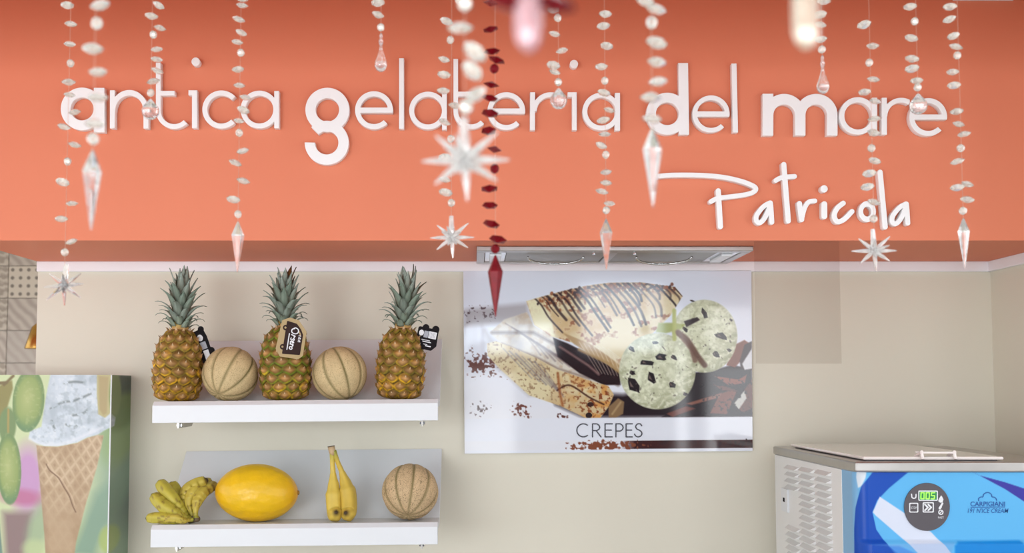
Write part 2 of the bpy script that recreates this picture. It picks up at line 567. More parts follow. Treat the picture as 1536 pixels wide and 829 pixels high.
# ------------------------------------------------------------------ the setting
YW, YF = 2.90, 2.48                       # back wall, front of the bulkhead
ZS = P(700, 360.5, YF).z                  # underside of the bulkhead
XL = P(56, 450, YW).x                     # left end of the back wall
XR = P(1487, 450, YW).x                   # right wall
struct('floor', MB().box(-7, 6, -6, 7, -0.1, 0), M['floor'])
struct('wall_back', MB().box(XL, XR + 0.12, YW, YW + 0.14, 0, 2.6), M['beige'])
struct('wall_right', MB().box(XR, XR + 0.12, 2.1, YW, 0, 2.6), M['beige'])
struct('ceiling_bulkhead', MB().box(XL, XR + 0.4, YF, YW, ZS, 2.6), M['coral'], label='coral bulkhead over the counter recess')
o = struct('ceiling_bulkhead_end', MB().box(-3.6, XL, YF, YF + 0.12, ZS, 2.6), M['coral'])
struct('ceiling', MB().box(-3.6, 2.2, 1.95, YF, 2.47, 2.6), M['coral'])
struct('added_shading_beam', MB().box(-3.6, 2.2, 1.35, 1.95, 2.235, 2.6), M['ceil_white'])  # unseen beam added to shade the top of the bulkhead front
struct('ceiling_front', MB().box(-3.6, 2.2, -3.6, 1.35, 2.55, 2.65), M['ceil_white'])
zt = P(700, 392, YW).z; zb = P(700, 407, YW - 0.012).z
struct('trim_1', MB().box(XL, XR, YW - 0.012, YW, zb, ZS), M['white_trim'], 0.002)
struct('trim_2', MB().box(XR - 0.012, XR, 2.1, YW, zb, ZS), M['white_trim'], 0.002)
a, b2 = P(1429, 1.2, YF), P(1519, 0, YF)
struct('trim_3', MB().box(a.x, b2.x, YF - 0.02, YF, a.z, 2.47), M['white_trim'])

# shop front behind the camera
rw = MB()
xs = sorted({p[0] for p in PANES} | {p[1] for p in PANES} | {-6, 6})
for xa, xb in zip(xs[:-1], xs[1:]):                       # solid parts of the shop front, column by column
    holes = sorted((p[2], p[3]) for p in PANES if p[0] <= xa and p[1] >= xb)
    z = 0.0
    for h0, h1 in holes + [(2.6, 2.6)]:
        if h0 > z: rw.box(xa, xb, REAR - 0.1, REAR + 0.04, z, h0)
        z = h1
struct('wall_rear', rw, M['dark_frame'])

# tiled wall in the space beyond, each tile a part
def tile_mat(name, a, b, kind):
    m = bpy.data.materials.new(name)
    nt, N, L, bs = nodes_of(m)
    bs.inputs['Roughness'].default_value = 0.5
    tc = N.new('ShaderNodeTexCoord'); mp = N.new('ShaderNodeMapping')
    L.new(tc.outputs['Object'], mp.inputs[0])
    rp = N.new('ShaderNodeValToRGB')
    if kind == 'dots':
        sp = N.new('ShaderNodeSeparateXYZ'); L.new(tc.outputs['Object'], sp.inputs[0])
        cs = []
        for ax in ('X', 'Z'):
            mu = N.new('ShaderNodeMath'); mu.operation = 'MULTIPLY_ADD'; mu.inputs[1].default_value = 2 * PI * 4 / 0.152; mu.inputs[2].default_value = PI
            co_ = N.new('ShaderNodeMath'); co_.operation = 'COSINE'
            L.new(sp.outputs[ax], mu.inputs[0]); L.new(mu.outputs[0], co_.inputs[0]); cs.append(co_)
        ad = N.new('ShaderNodeMath'); ad.operation = 'ADD'
        L.new(cs[0].outputs[0], ad.inputs[0]); L.new(cs[1].outputs[0], ad.inputs[1])
        mr = N.new('ShaderNodeMapRange'); mr.inputs['From Min'].default_value = 1.3; mr.inputs['From Max'].default_value = 0.9
        L.new(ad.outputs[0], mr.inputs['Value']); L.new(mr.outputs[0], rp.inputs[0])
    elif kind == 'weave':
        wv = N.new('ShaderNodeTexWave'); wv.wave_type = 'BANDS'; wv.bands_direction = 'DIAGONAL'
        wv.inputs['Scale'].default_value = 11; wv.inputs['Distortion'].default_value = 3
        L.new(tc.outputs['Object'], wv.inputs['Vector']); L.new(wv.outputs['Fac'], rp.inputs[0])
    else:
        wv = N.new('ShaderNodeTexWave'); wv.wave_type = 'RINGS'
        wv.inputs['Scale'].default_value = 9; wv.inputs['Distortion'].default_value = 6; wv.inputs['Detail Scale'].default_value = 3
        L.new(tc.outputs['Object'], wv.inputs['Vector']); L.new(wv.outputs['Fac'], rp.inputs[0])
    rp.color_ramp.elements[0].color = (*srgb(a), 1); rp.color_ramp.elements[1].color = (*srgb(b), 1)
    L.new(rp.outputs[0], bs.inputs['Base Color'])
    return m
TM = [tile_mat('dotted_tile', (116, 108, 100), (192, 182, 168), 'dots'), tile_mat('woven_tile', (156, 145, 136), (180, 170, 160), 'weave'),
      tile_mat('ring_tile', (146, 136, 124), (184, 174, 162), 'rings'), tile_mat('plain_tile', (164, 154, 146), (174, 166, 158), 'weave')]
YT = 5.0
wf = struct('wall_far', MB().box(-5, -1.0, YT, YT + 0.1, 0, 2.6), mat('grout', (150, 144, 138), 0.8))
tw = 0.152
c0 = P(13, 447, YT)                          # lower left corner of the dotted tile in view
tms = []
for m_ in TM:
    me = MB().box(0.001, tw - 0.002, -0.008, 0, 0.001, tw - 0.002).mesh('tile')
    bevel_mesh(me, 0.001, 1); me.materials.append(m_); tms.append(me)
rnd = random.Random(4)
for i in range(-5, 5):
    for j in range(-5, 4):
        k = 0 if (i, j) == (0, 0) else (1 if (i, j) == (0, -1) else 3 if (i, j) == (0, -2) else rnd.choice([1, 2, 3, 2, 1, 0 if i < -1 else 2]))
        link('tile', tms[k], None, wf, (c0.x + i * tw, YT, c0.z + j * tw))
# brass lamp hanging there
pc = P(57, 523, 4.0)
pl = thing('pendant_lamp', (pc.x, 4.0, 2.6), 'small brass cone pendant lamp half hidden behind the left wall end', 'lamp')
hh = P(57, 488, 4.0).z - pc.z
mb = MB().lathe([(0.047, 0), (0.048, 0.004), (0.024, hh * 0.93), (0.018, hh), (0.006, hh + 0.01)], 24).xform(Matrix.Translation(pc))
part('lamp_shade', mb, M['brass'], pl, True)
part('cord', MB().tube([(pc.x, 4.0, pc.z + hh), (pc.x, 4.0, 2.6)], 0.003, 6), M['dark_frame'], pl)
bl = bpy.data.lights.new('pendant_bulb', 'POINT'); bl.energy = 14; bl.color = (1.0, 0.87, 0.7); bl.shadow_soft_size = 0.02
blo = bpy.data.objects.new('pendant_bulb', bl); COL.objects.link(blo); blo.parent = pl; blo.location = (0, 0, pc.z + 0.01 - 2.6)
struct('ceiling_far', MB().box(-5, XL, YF + 0.12, 5.1, 2.6, 2.7), M['beige'])

# smoked sheet added under the bulkhead to darken a patch of wall
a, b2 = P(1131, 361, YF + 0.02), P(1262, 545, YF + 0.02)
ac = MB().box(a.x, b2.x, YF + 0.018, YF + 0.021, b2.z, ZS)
o = link('added_tint_sheet', ac.mesh('added_tint_sheet'), M['tinted'])
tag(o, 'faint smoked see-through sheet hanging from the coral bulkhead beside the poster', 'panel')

# ------------------------------------------------------------------ sign letters
TH = 0.018
YLt = YF - TH
def ltr(ch, label, shapes, cut=(), dot=None, w=None):
    label = label
    if dot:
        base = P(shapes[0][1][0], shapes[0][1][3], YF)
        t = thing('letter_' + ch, (base.x, YF, base.z), label, 'letter', 'raised white letters of the sign')
        cutout('stem', shapes, YLt, TH, M['letter_white'], t, cut, 0.0008)
        cutout('dot', [dot], YLt, TH, M['letter_white'], t, (), 0.0008, step=0.4)
        return t
    o = cutout('letter_' + ch, shapes, YLt, TH, M['letter_white'], None, cut, 0.0008)
    return tag(o, label, 'letter', 'raised white letters of the sign')
def e_shapes(cx, cy, r, w, half_bar):
    # ring open at the lower right, closed by a bar
    g = ring(cx, cy, r, w, (25, 20.5))
    return [g, rect(cx - r, cy - 4, cx + r + w / 2 - 0.3, cy + 4)]
def a_thin(cx, cy, sx0, sx1, y0, y1, r=24.6, w=7.6):
    return [ring(cx, cy, r, w), rect(sx0, y0, sx1, y1)]
def t_shapes(x0, x1, top, cx, cy, bar_end, bar_y):
    r = cx - (x0 + x1) / 2
    return [ring(cx, cy, r, x1 - x0, (-45, 90)), rect(x0, top, x1, cy), rect(x0 + 1, bar_y - 3.6, bar_end, bar_y + 3.6),
            ]
def t_full(x0, x1, top, cx, cy, bar_end, bar_y):
    r = cx - (x0 + x1) / 2; w = x1 - x0
    f, bb = ring(cx, cy, r, w)
    def g(X, Y):
        d = f(X, Y)
        a = np.arctan2(Y - cy, X - cx)           # keep from 45 deg (lower right) through the bottom to the left
        lower = np.maximum(d, -(Y - cy) - 0.3)
        u, v = (X - cx), (Y - cy)
        return np.maximum(lower, (u - v) * 0.7071)
    return [(g, bb), rect(x0, top, x1, cy + 1), rect(x0 + 1, bar_y - 3.6, bar_end, bar_y + 3.6)]

ltr('a', 'bold white letter a that starts the word antica', [ring(122.9, 163, 24.6, 14.8), rect(140.4, 131.4, 156.6, 198.2)])
ltr('n', 'thin white letter n, second letter of antica', [rect(164.7, 135, 172.3, 192.3), ring(193.8, 166.5, 25.0, 7.6, (90, 90), 27.7), rect(215, 165, 222.6, 192.6)],
    )
ltr('t', 'thin white letter t in the middle of antica', t_full(233.6, 241, 93.5, 261.2, 165.5, 262, 139.5))
ltr('i', 'thin white letter i with round dot in antica', [rect(287.8, 135, 295.8, 192), rect(282.5, 135, 294, 142.7)], dot=disc(293.4, 92.3, 6.4))
ltr('c', 'thin white letter c just before the last letter of antica', [ring(332, 164, 24.8, 7.8, (1, 44))])
ltr('a', 'thin white letter a that ends the word antica', a_thin(389, 164, 411.2, 418.5, 136, 192))
ltr('g', 'bold white double-loop letter g that starts the second word', [ring(491, 164.4, 25.3, 15.6), ring(490, 213.8, 25.3, 15.6, (203, 22))])
ltr('e', 'thin white letter e right after the bold g', e_shapes(561, 165, 24.6, 7.8, 1))
ltr('l', 'thin white letter l, tall bar in the second word of the sign', [rect(598.5, 87, 606, 193)])
ltr('a', 'thin white letter a between the l and t of the second word', a_thin(642, 165.5, 663, 670.2, 138, 194.3))
ltr('t', 'thin white letter t behind the blurred strand in the second word', t_full(680, 687.2, 88, 707, 166.3, 711, 140.8))
ltr('e', 'thin white letter e partly behind the red crystal strand', e_shapes(759.5, 166.3, 24.6, 7.6, 1))
ltr('r', 'thin white letter r left of the round crystal ball in the second word', [rect(795, 138, 802.6, 195), ring(826, 166, 24.3, 7.4, (61, 119))],
    [rect(838, 130, 860, 200)])
ltr('i', 'thin white letter i with round dot near the end of the second word', [rect(858.3, 138, 865.3, 195), rect(851.5, 138, 864, 145)], dot=disc(861, 95.7, 6.2))
ltr('a', 'thin white letter a that ends the second word', a_thin(902, 167, 922.4, 930.2, 139, 195.7, w=7.4))
ltr('d', 'bold white letter d with tall stem', [ring(1001, 170.3, 24.3, 14.6), rect(1018, 94.2, 1033, 201.8, 1.6)])
ltr('e', 'thin white letter e between the bold d and the l', e_shapes(1066.7, 170.7, 24.4, 7.2, 1))
ltr('l', 'thin white letter l standing after the bold d and e', [rect(1098.4, 95, 1106.1, 198.6, 2.2)])
ltr('m', 'bold white letter m that starts the word mare', [rect(1143.8, 140.3, 1160.2, 203.4), rect(1192.4, 172, 1208.4, 203.4), rect(1240.4, 172, 1256.5, 203.4),
    ring(1176.4, 172.5, 24.1, 15.9, (90, 90), 24.1), ring(1224.5, 172.5, 24.1, 15.9, (90, 90), 24.1)])
ltr('a', 'thin white letter a, second letter of mare', a_thin(1287, 173.6, 1308, 1316, 146.2, 201.8, 24.2, 8))
ltr('r', 'thin white letter r, third letter of mare', [rect(1322.7, 146.3, 1330.6, 201.8), ring(1352, 174.5, 24.5, 7.4, (61, 119))], [rect(1365, 130, 1390, 210)])
ltr('e', 'thin white letter e that ends the word mare', e_shapes(1392.5, 175.3, 24.6, 7.8, 1))

def smooth_path(pts, n=8):
    """Catmull-Rom through px points"""
    out = []
    q = [pts[0]] + list(pts) + [pts[-1]]
    for i in range(1, len(q) - 2):
        p0, p1, p2, p3 = [np.array(v, float) for v in q[i - 1:i + 3]]
        for k in range(n):
            t = k / n
            out.append(tuple(0.5 * ((2 * p1) + (-p0 + p2) * t + (2 * p0 - 5 * p1 + 4 * p2 - p3) * t * t + (-p0 + 3 * p1 - 3 * p2 + p3) * t ** 3)))
    return out + [tuple(pts[-1])]
SW = 8.0
ltr('p', 'white script letter P with a long flourish', [stroke(smooth_path([(987, 264), (1011, 262.2), (1052, 262.6), (1085, 265.5), (1112, 271.5), (1129, 278),
    (1134, 283), (1130, 288), (1117, 291.8), (1093, 295), (1077, 297), (1066.5, 302)]), 7.2), stroke([(1077.5, 286), (1080.8, 339.5)], SW)])
A1 = [(1155, 304), (1146, 309), (1136, 321), (1134.5, 330), (1139.5, 334), (1147, 327), (1154, 312), (1156, 305), (1158, 333)]
ltr('a', 'white script letter a right after the flourished P', [stroke(smooth_path(A1, 6), 7.4)])
ltr('t', 'white script letter t with a crossbar', [stroke([(1175.8, 246.5), (1182.6, 331)], SW), stroke(smooth_path([(1164, 270.3), (1173, 266), (1192, 264.3)]), 7.4)])
ltr('r', 'white script letter r after the crossed t', [stroke([(1199.3, 305), (1202.6, 329)], SW), stroke(smooth_path([(1203, 327), (1207, 312), (1213, 302.8), (1222.5, 301)]), 7.2)])
ltr('i', 'white script letter i with round dot', [stroke([(1236.6, 306), (1236.6, 324)], 9)], dot=disc(1236.2, 283, 5.6))
ltr('c', 'white script letter c beside the dotted i', [stroke(smooth_path([(1265, 304.5), (1256, 312), (1251.5, 323), (1256, 332), (1266, 329), (1278, 317)]), 7.8)])
ltr('o', 'white script letter o behind the crystal star strand', [ring(1301, 317, 9.6, 7, None, 11.6)])
ltr('l', 'white script letter l, tall slanting stroke', [stroke([(1320.3, 258), (1328, 340)], SW)])
ltr('a', 'white script letter a that ends the handwritten name', [stroke(smooth_path([(x + 204, y + 1.5) for x, y in A1], 6), 7.4)])

# ------------------------------------------------------------------ extractor hood in the bulkhead
hx0, hx1 = P(715, 368, 2.572).x, P(1131, 369, 2.572).x
hy0, hy1 = 2.575, 2.855
hd = thing('extractor_hood', ((hx0 + hx1) / 2, (hy0 + hy1) / 2, ZS), 'flat steel extractor hood set under the coral bulkhead above the poster', 'extractor hood')
mb = MB(); zf = ZS - 0.012
mb.box(hx0, hx1, hy0, hy0 + 0.035, zf, ZS); mb.box(hx0, hx1, hy1 - 0.035, hy1, zf, ZS)
mb.box(hx0, hx0 + 0.02, hy0 + 0.035, hy1 - 0.035, zf, ZS); mb.box(hx1 - 0.02, hx1, hy0 + 0.035, hy1 - 0.035, zf, ZS)
part('frame', mb, M['steel'], hd, bevel=0.002)
xm = (hx0 + hx1) / 2
for s0, s1 in ((hx0 + 0.075, xm - 0.012), (xm + 0.012, hx1 - 0.075)):
    f = part('filter_panel', MB().box(s0, s1, hy0 + 0.036, hy1 - 0.036, zf + 0.003, ZS - 0.001), M['steel_dark'], hd, bevel=0.001)
    c = (s0 + s1) / 2
    pts = [(c + 0.07 * math.cos(a), hy0 + 0.10 + 0.05 * math.sin(a), zf - 0.003 - 0.012 * math.sin(a)) for a in np.linspace(0, PI, 13)]
    part('handle', MB().tube(pts, 0.003, 6), M['chrome'], f, True)
part('divider', MB().box(xm - 0.011, xm + 0.011, hy0 + 0.036, hy1 - 0.036, zf - 0.001, ZS - 0.001), M['steel'], hd, bevel=0.001)
for k in (-1, 1):
    part('switch', MB().tube([(xm + k * 0.05, hy0 + 0.02, zf), (xm + k * 0.05, hy0 + 0.02, zf - 0.007)], 0.005, 10), M['chrome'], hd)
for s0 in (hx0 + 0.021, hx1 - 0.074):
    lf = part('lamp_housing', MB().box(s0, s0 + 0.053, hy0 + 0.04, hy1 - 0.04, zf + 0.002, ZS - 0.001), M['chrome'], hd, bevel=0.002)
    part('lamp_lens', MB().box(s0 + 0.012, s0 + 0.041, hy0 + 0.07, hy1 - 0.07, zf - 0.004, zf + 0.002), mat('frosted_lens', (225, 228, 232), 0.2), lf, bevel=0.002)

# ------------------------------------------------------------------ crepes poster
PX0, PX1, PY0, PY1 = 695.5, 1128.5, 404.0, 679.0
YP = YW - 0.012
def corner(u, v):
    # the four corners of the panel read from the photograph
    tl, tr_, bl, br_ = P(695, 406, YP), P(1127, 405.5, YP), P(697, 680, YP), P(1129, 676, YP)
    x = (tl.x * (1 - u) + tr_.x * u) * (1 - v) + (bl.x * (1 - u) + br_.x * u) * v
    z = (tl.z * (1 - u) + tr_.z * u) * (1 - v) + (bl.z * (1 - u) + br_.z * u) * v
    return x, z
W, H = 520, 330
U, V = np.meshgrid(np.linspace(0, 1, W), np.linspace(0, 1, H))
X, Y = 42 + U * 1194, 42 + V * 756                 # drawing units of the artwork
p = Paint(X, Y, (222, 227, 240))
n1, n2, n3 = fbm(X, Y, 90, 4, 1), fbm(X, Y, 26, 3, 2), fbm(X, Y, 9, 2, 3)
p.mix(np.clip((Y - 380) / 300, 0, 1) * 0.4, (236, 234, 232))
p.poly([(130, 290), (140, 345), (180, 440), (310, 560), (420, 560), (330, 470)], (150, 140, 140), 30, 0.6)
# scattered cocoa and a grey fold at the left
p.poly([(45, 205), (180, 190), (305, 178), (320, 270), (180, 265), (45, 270)], (176, 172, 178), 26)
def crumbs(x0, y0, x1, y1, col, dens):
    d = np.clip(1 - ((X - (x0 + x1) / 2) / ((x1 - x0) / 2)) ** 2, 0, 1) * np.clip(1 - ((Y - (y0 + y1) / 2) / ((y1 - y0) / 2)) ** 2, 0, 1)
    p.mix(np.clip((fbm(X, Y, 11, 2, int(x0)) + d * dens - 0.86) * 9, 0, 1) * (d > 0.02), col)
crumbs(20, 170, 190, 270, (92, 76, 80), 0.34)
crumbs(10, 350, 230, 500, (104, 58, 50), 0.5)
crumbs(50, 580, 170, 660, (80, 56, 58), 0.33)
crumbs(225, 575, 330, 670, (110, 60, 48), 0.45)
crumbs(420, 630, 480, 660, (96, 56, 50), 0.4)
# dark plate shade under the scoops
p.poly([(400, 540), (700, 560), (1000, 500), (1236, 560), (1236, 655), (540, 655), (420, 600)], (40, 28, 34), 24)
# back fold, upper crepe
mk = p.poly([(150, 300), (210, 245), (305, 215), (330, 270), (430, 330), (560, 430), (640, 520), (400, 470), (200, 350)], (214, 208, 196), 6)
p.mix(mk * np.clip((n2 - 0.5) * 4, 0, 1) * 0.6, (186, 162, 134))
p.mix(mk * np.clip((n1 - 0.55) * 5, 0, 1) * 0.5, (160, 156, 166))
for k in range(9):
    p.line(smooth_path([(215 + k * 26, 262 + k * 16), (300 + k * 28, 318 + k * 18), (360 + k * 30, 395 + k * 12)]), 4 + k % 3 * 2, (120, 104, 106), 6, 0.55, mk)
p.line([(160, 300), (330, 300), (420, 350), (560, 440), (680, 520)], 12, (96, 74, 70), 12, 0.7)
p.line([(200, 346), (340, 402), (430, 450), (560, 492)], 9, (120, 96, 84), 9, 0.6)
UC = [(303, 170), (350, 155), (450, 128), (560, 104), (640, 94), (780, 92), (920, 112), (950, 150), (900, 230), (830, 300), (740, 370), (690, 452), (600, 420), (500, 345), (400, 315), (335, 268)]
mk = p.poly(UC, (220, 206, 168), 4)
p.mix(mk * np.clip((n1 - 0.45) * 4, 0, 1) * 0.7, (204, 170, 122))
p.mix(mk * np.clip((n2 - 0.45) * 3, 0, 1) * 0.35, (236, 228, 204))
p.mix(mk * np.clip((n2 - 0.6) * 7, 0, 1) * 0.9, (150, 92, 60))
edge = np.clip(1 - np.abs(Y - (215 - (X - 300) * 0.42 + ((X - 300) / 560.0) ** 2 * 130)) / 40, 0, 1)
p.mix(mk * edge * np.clip((n3 - 0.35) * 4, 0, 1), (140, 84, 58))
p.poly([(303, 170), (345, 160), (400, 215), (420, 320), (335, 268)], (236, 232, 196), 8, 0.9)
ra = random.Random(3)
for k in range(24):                                  # thin chocolate drizzle running down to the right
    x = 350 + k * 25 + ra.uniform(-8, 8)
    y = 160 - k * 5 + (k / 23) ** 2 * 62
    ln = ra.uniform(0.35, 1.0)
    p.line(smooth_path([(x - 26, y - 18), (x + 24 * ln, y + 34 * ln), (x + 70 * ln, y + (110 - k) * ln), (x + (150 - k * 4) * ln, y + (200 - k * 3) * ln)]), ra.uniform(4, 11), (44, 28, 32), 5, ra.uniform(0.6, 1.0), mk)
for k in range(60):
    x = 350 + k * 9.6; y = 158 - k * 2 + (k / 59) ** 2 * 64 + ra.uniform(-12, 26)
    p.ell(x, y, ra.uniform(4, 10), ra.uniform(3, 7), ra.choice([(120, 66, 48), (70, 46, 46), (154, 92, 60), (60, 42, 46)]), ra.uniform(0, 3), 3, 0.9)
for k in range(6):
    p.line([(520 + k * 24, 330 + k * 8), (690, 440 - k * 6)], 4, (232, 226, 206), 4, 0.6, mk)
# chocolate filling
p.poly([(412, 322), (470, 345), (590, 405), (690, 465), (690, 520), (620, 520), (520, 470), (430, 400)], (40, 22, 26), 6)
p.poly([(450, 300), (560, 345), (640, 400), (690, 440), (688, 470), (600, 410), (500, 350)], (170, 136, 92), 6, 0.8)
for k in range(8):
    p.line([(520 + k * 20, 340 + k * 7), (600 + k * 13, 470 + k * 2)], 3, (238, 228, 206), 4, 0.5)
p.line([(440, 360), (560, 440), (600, 475)], 9, (150, 116, 112), 8, 0.8)
p.line([(520, 372), (640, 430), (690, 470)], 12, (168, 138, 92), 8, 0.9)
# lower crepe
LC = [(138, 345), (175, 335), (240, 360), (340, 405), (430, 455), (560, 500), (640, 525), (662, 560), (640, 610), (605, 655), (545, 655), (440, 605), (310, 560), (190, 450), (140, 395)]
mk = p.poly(LC, (220, 208, 168), 4)
p.mix(mk * np.clip((n1 - 0.4) * 4, 0, 1) * 0.5, (188, 158, 116))
p.mix(mk * np.clip((n3 - 0.6) * 6, 0, 1) * 0.6, (120, 84, 60))
p.mix(mk * np.clip((X - 400) / 200, 0, 1) * np.clip((n2 - 0.4) * 4, 0, 1), (206, 150, 84))
p.mix(mk * np.clip((X - 420) / 160, 0, 1) * np.clip((n3 - 0.56) * 7, 0, 1), (136, 72, 40))
for k in range(7):
    p.line([(205 + k * 26, 366 + k * 11), (322 + k * 34 - k * k * 2, 490 + k * 13)], 3 + k % 3 * 2, (110, 104, 120), 7, 0.6, mk)
p.line(smooth_path([(428, 540), (480, 520), (560, 570), (620, 600)]), 7, (70, 40, 32), 4, 0.9, mk)
p.line([(430, 470), (440, 560), (450, 605)], 10, (150, 84, 46), 8, 0.8, mk)
p.ell(565, 600, 14, 10, (60, 36, 32)); p.ell(558, 645, 14, 12, (50, 36, 36))
p.poly([(640, 655), (640, 610), (680, 575), (705, 590), (700, 640), (670, 655)], (134, 106, 76), 5)
p.line([(655, 640), (690, 592)], 8, (176, 150, 110), 6, 0.8)
# chocolate shards at the right
p.poly([(1000, 470), (1080, 460), (1150, 440), (1236, 455), (1236, 655), (860, 655), (960, 600)], (36, 24, 30), 8)
for pts, c in (([(1130, 440), (1165, 355), (1205, 335), (1228, 350), (1200, 410), (1165, 450)], (122, 70, 54)),
               ([(1205, 355), (1236, 340), (1236, 460), (1190, 455), (1185, 425)], (58, 42, 46)),
               ([(1080, 485), (1180, 500), (1215, 480), (1205, 515), (1140, 525)], (134, 74, 58)),
               ([(1060, 640), (1100, 560), (1160, 540), (1170, 555), (1130, 645)], (116, 62, 50)),
               ([(960, 600), (1110, 555), (1100, 575), (985, 605)], (132, 84, 70)),
               ([(1205, 540), (1236, 500), (1236, 620), (1195, 640), (1180, 620)], (98, 54, 46)),
               ([(1160, 600), (1205, 545), (1212, 580), (1180, 625)], (196, 196, 190)),
               ([(1195, 435), (1236, 370), (1236, 455), (1205, 460)], (216, 218, 224)),
               ([(880, 640), (960, 610), (1000, 620), (905, 655)], (110, 60, 52)),
               ([(1075, 520), (1130, 530), (1180, 550), (1110, 545)], (96, 52, 46))):
    p.poly(pts, c, 5)
p.mix(np.clip((n3 - 0.62) * 5, 0, 1) * ((X > 1010) & (Y > 470) & (Y < 652)), (38, 30, 34))
# scoops
def scoop(cx, cy, rx, ry, chips, seed):
    mk, u, v = p.ell(cx, cy, rx, ry, (218, 222, 194), 0, 5)
    p.mix(mk * np.clip((u * 0.5 + v * 0.7 - 0.1), 0, 1) * 0.7, (140, 142, 108))
    p.mix(mk * np.clip(np.hypot(u, v) - 0.8, 0, 1) * 3 * 0.6, (132, 134, 104))
    wv = np.sin((X * 0.5 + Y * 0.9) / 9 + 16 * fbm(X, Y, 75, 4, seed)) * (0.4 + fbm(X, Y, 40, 2, seed + 4))
    p.mix(mk * np.clip(wv - 0.3, 0, 1) * 0.45, (246, 246, 226))
    p.mix(mk * np.clip(-wv - 0.4, 0, 1) * 0.5, (146, 148, 116))
    p.mix(mk * np.clip((fbm(X, Y, 24, 3, seed + 9) - 0.55) * 4, 0, 1) * 0.4, (170, 172, 138))
    p.mix(mk * np.clip((fbm(X, Y, 9, 3, seed + 5) - 0.52) * 5, 0, 1) * 0.35, (160, 162, 130))
    p.mix(mk * np.clip((fbm(X, Y, 13, 3, seed + 6) - 0.54) * 5, 0, 1) * 0.5, (244, 245, 226))
    for x, y, w, h, r in chips:
        q = []
        for t_ in range(7):
            an = t_ / 7 * 2 * PI + ra.uniform(-0.3, 0.3); rr = ra.uniform(0.5, 1.05)
            q.append((x + w * rr * math.cos(an) + h * 0.25 * math.sin(an), y + h * rr * math.sin(an) * 0.8))
        q = [(x + (a_ - x) * 1.25, y + (b_ - y) * 1.3) for a_, b_ in q]
        p.poly(q, (40, 32, 36), 3)
        p.poly([(a_ * 0.55 + x * 0.45 - 2, b_ * 0.45 + y * 0.55 - 2) for a_, b_ in q[2:6]], (128, 108, 100), 4, 0.8)
    for t_ in range(26):
        an, rr = ra.uniform(0, 2 * PI), math.sqrt(ra.random()) * 0.9
        p.ell(cx + rx * rr * math.cos(an), cy + ry * rr * math.sin(an), ra.uniform(2, 8), ra.uniform(1.5, 4), (104, 98, 86), ra.uniform(0, 3), 2, 0.7)
scoop(1040, 318, 135, 152, [(1040, 222, 14, 24, 0), (1108, 318, 26, 24, 0), (1086, 395, 18, 14, 0), (1142, 378, 9, 9, 0), (960, 290, 10, 14, 0), (990, 170, 10, 5, 0), (1150, 250, 6, 8, 0)], 21)
p.line(smooth_path([(920, 300), (965, 330), (1010, 400), (1040, 440)]), 22, (96, 66, 56), 8, 0.85)
p.poly([(838, 300), (850, 262), (905, 262), (960, 268), (940, 290), (880, 305)], (160, 168, 96), 8)
p.poly([(955, 255), (1010, 238), (1022, 250), (965, 280)], (58, 46, 50), 5)
scoop(843, 463, 158, 158, [(798, 428, 28, 14, 0), (864, 408, 22, 20, 0), (912, 408, 14, 12, 0), (742, 520, 22, 36, 0), (818, 492, 16, 30, 0), (905, 520, 12, 22, 0),
      (738, 372, 14, 16, 0), (760, 545, 8, 14, 0), (836, 345, 12, 8, 0), (960, 560, 12, 8, 0), (740, 470, 12, 10, 0)], 33)
p.line([(915, 210), (915, 330)], 16, (176, 182, 104), 7, 0.95)
p.line([(930, 300), (985, 370), (1000, 420)], 20, (110, 78, 66), 8, 0.8)
# label band and strip below
p.poly([(42, 656), (1240, 656), (1240, 748), (42, 748)], (226, 230, 240), 3, 0.97)
p.mix(((X < 660) & (Y > 560) & (Y < 656)) * np.clip((430 - X) / 60, 0, 1) * 0.0, (255, 255, 255))
mk = np.clip((X - 690) / 60, 0, 1) * (Y > 750) * (Y < 786)
p.mix(mk, (64, 32, 32))
p.mix(mk * np.clip((n3 - 0.5) * 5, 0, 1) * 0.6, (54, 36, 40))
crumbs(430, 740, 830, 800, (130, 74, 52), 0.62)
crumbs(1150, 745, 1260, 790, (50, 34, 36), 0.6)
p.poly([(42, 787), (1240, 787), (1240, 800), (42, 800)], (226, 230, 240), 3)
x_, z_ = corner(0.5, 1.0)
po = thing('crepes_poster', (x_, YW, z_), 'wide glossy white CREPES poster with ice cream scoops on the beige wall', 'poster')
def pos(u, v):
    x, z = corner(u, v)
    return x - po.location.x, np.full(u.shape, YP - YW), z - po.location.z
link('print', print_mesh('print', W, H, pos, p.I), M['print'], po)
tl, br_ = P(695, 406, YP), P(1129, 676, YP)
mb = MB()
qs = [corner(0, 0), corner(1, 0), corner(1, 1), corner(0, 1)]
mb.add([(x, yy, z) for yy in (YP + 0.0005, YW) for x, z in qs], [(0, 1, 2, 3), (7, 6, 5, 4), (0, 4, 5, 1), (1, 5, 6, 2), (2, 6, 7, 3), (3, 7, 4, 0)])
part('backing_board', mb, M['print_edge'], po)
def crepes_txt():
    sc = 2.763; g = lambda x, y: (680 + x / sc, 390 + y / sc)
    w = 1.9; t = 678; bt = 732
    S = []
    def st(*pts): S.append(stroke([g(*q) for q in pts], w))
    cx, cy = g(539, 705); S.append(ring(cx, cy, 27 / sc, w, (0, 47)))
    st((577, bt), (577, t), (595, t), (604, 684), (607, 692), (604, 700), (595, 706), (577, 706)); st((592, 706), (612, bt))
    st((659, t), (629, t), (629, bt), (659, bt)); st((629, 704), (655, 704))
    st((674, bt), (674, t), (692, t), (701, 684), (704, 693), (701, 702), (692, 708), (674, 708))
    st((742, t), (716, t), (716, bt), (742, bt)); st((716, 704), (739, 704))
    st(*smooth_path([(781, 686), (774, 678), (763, 679), (756, 688), (760, 699), (772, 705), (781, 714), (779, 726), (768, 732), (757, 729), (751, 721)], 5))
    return S
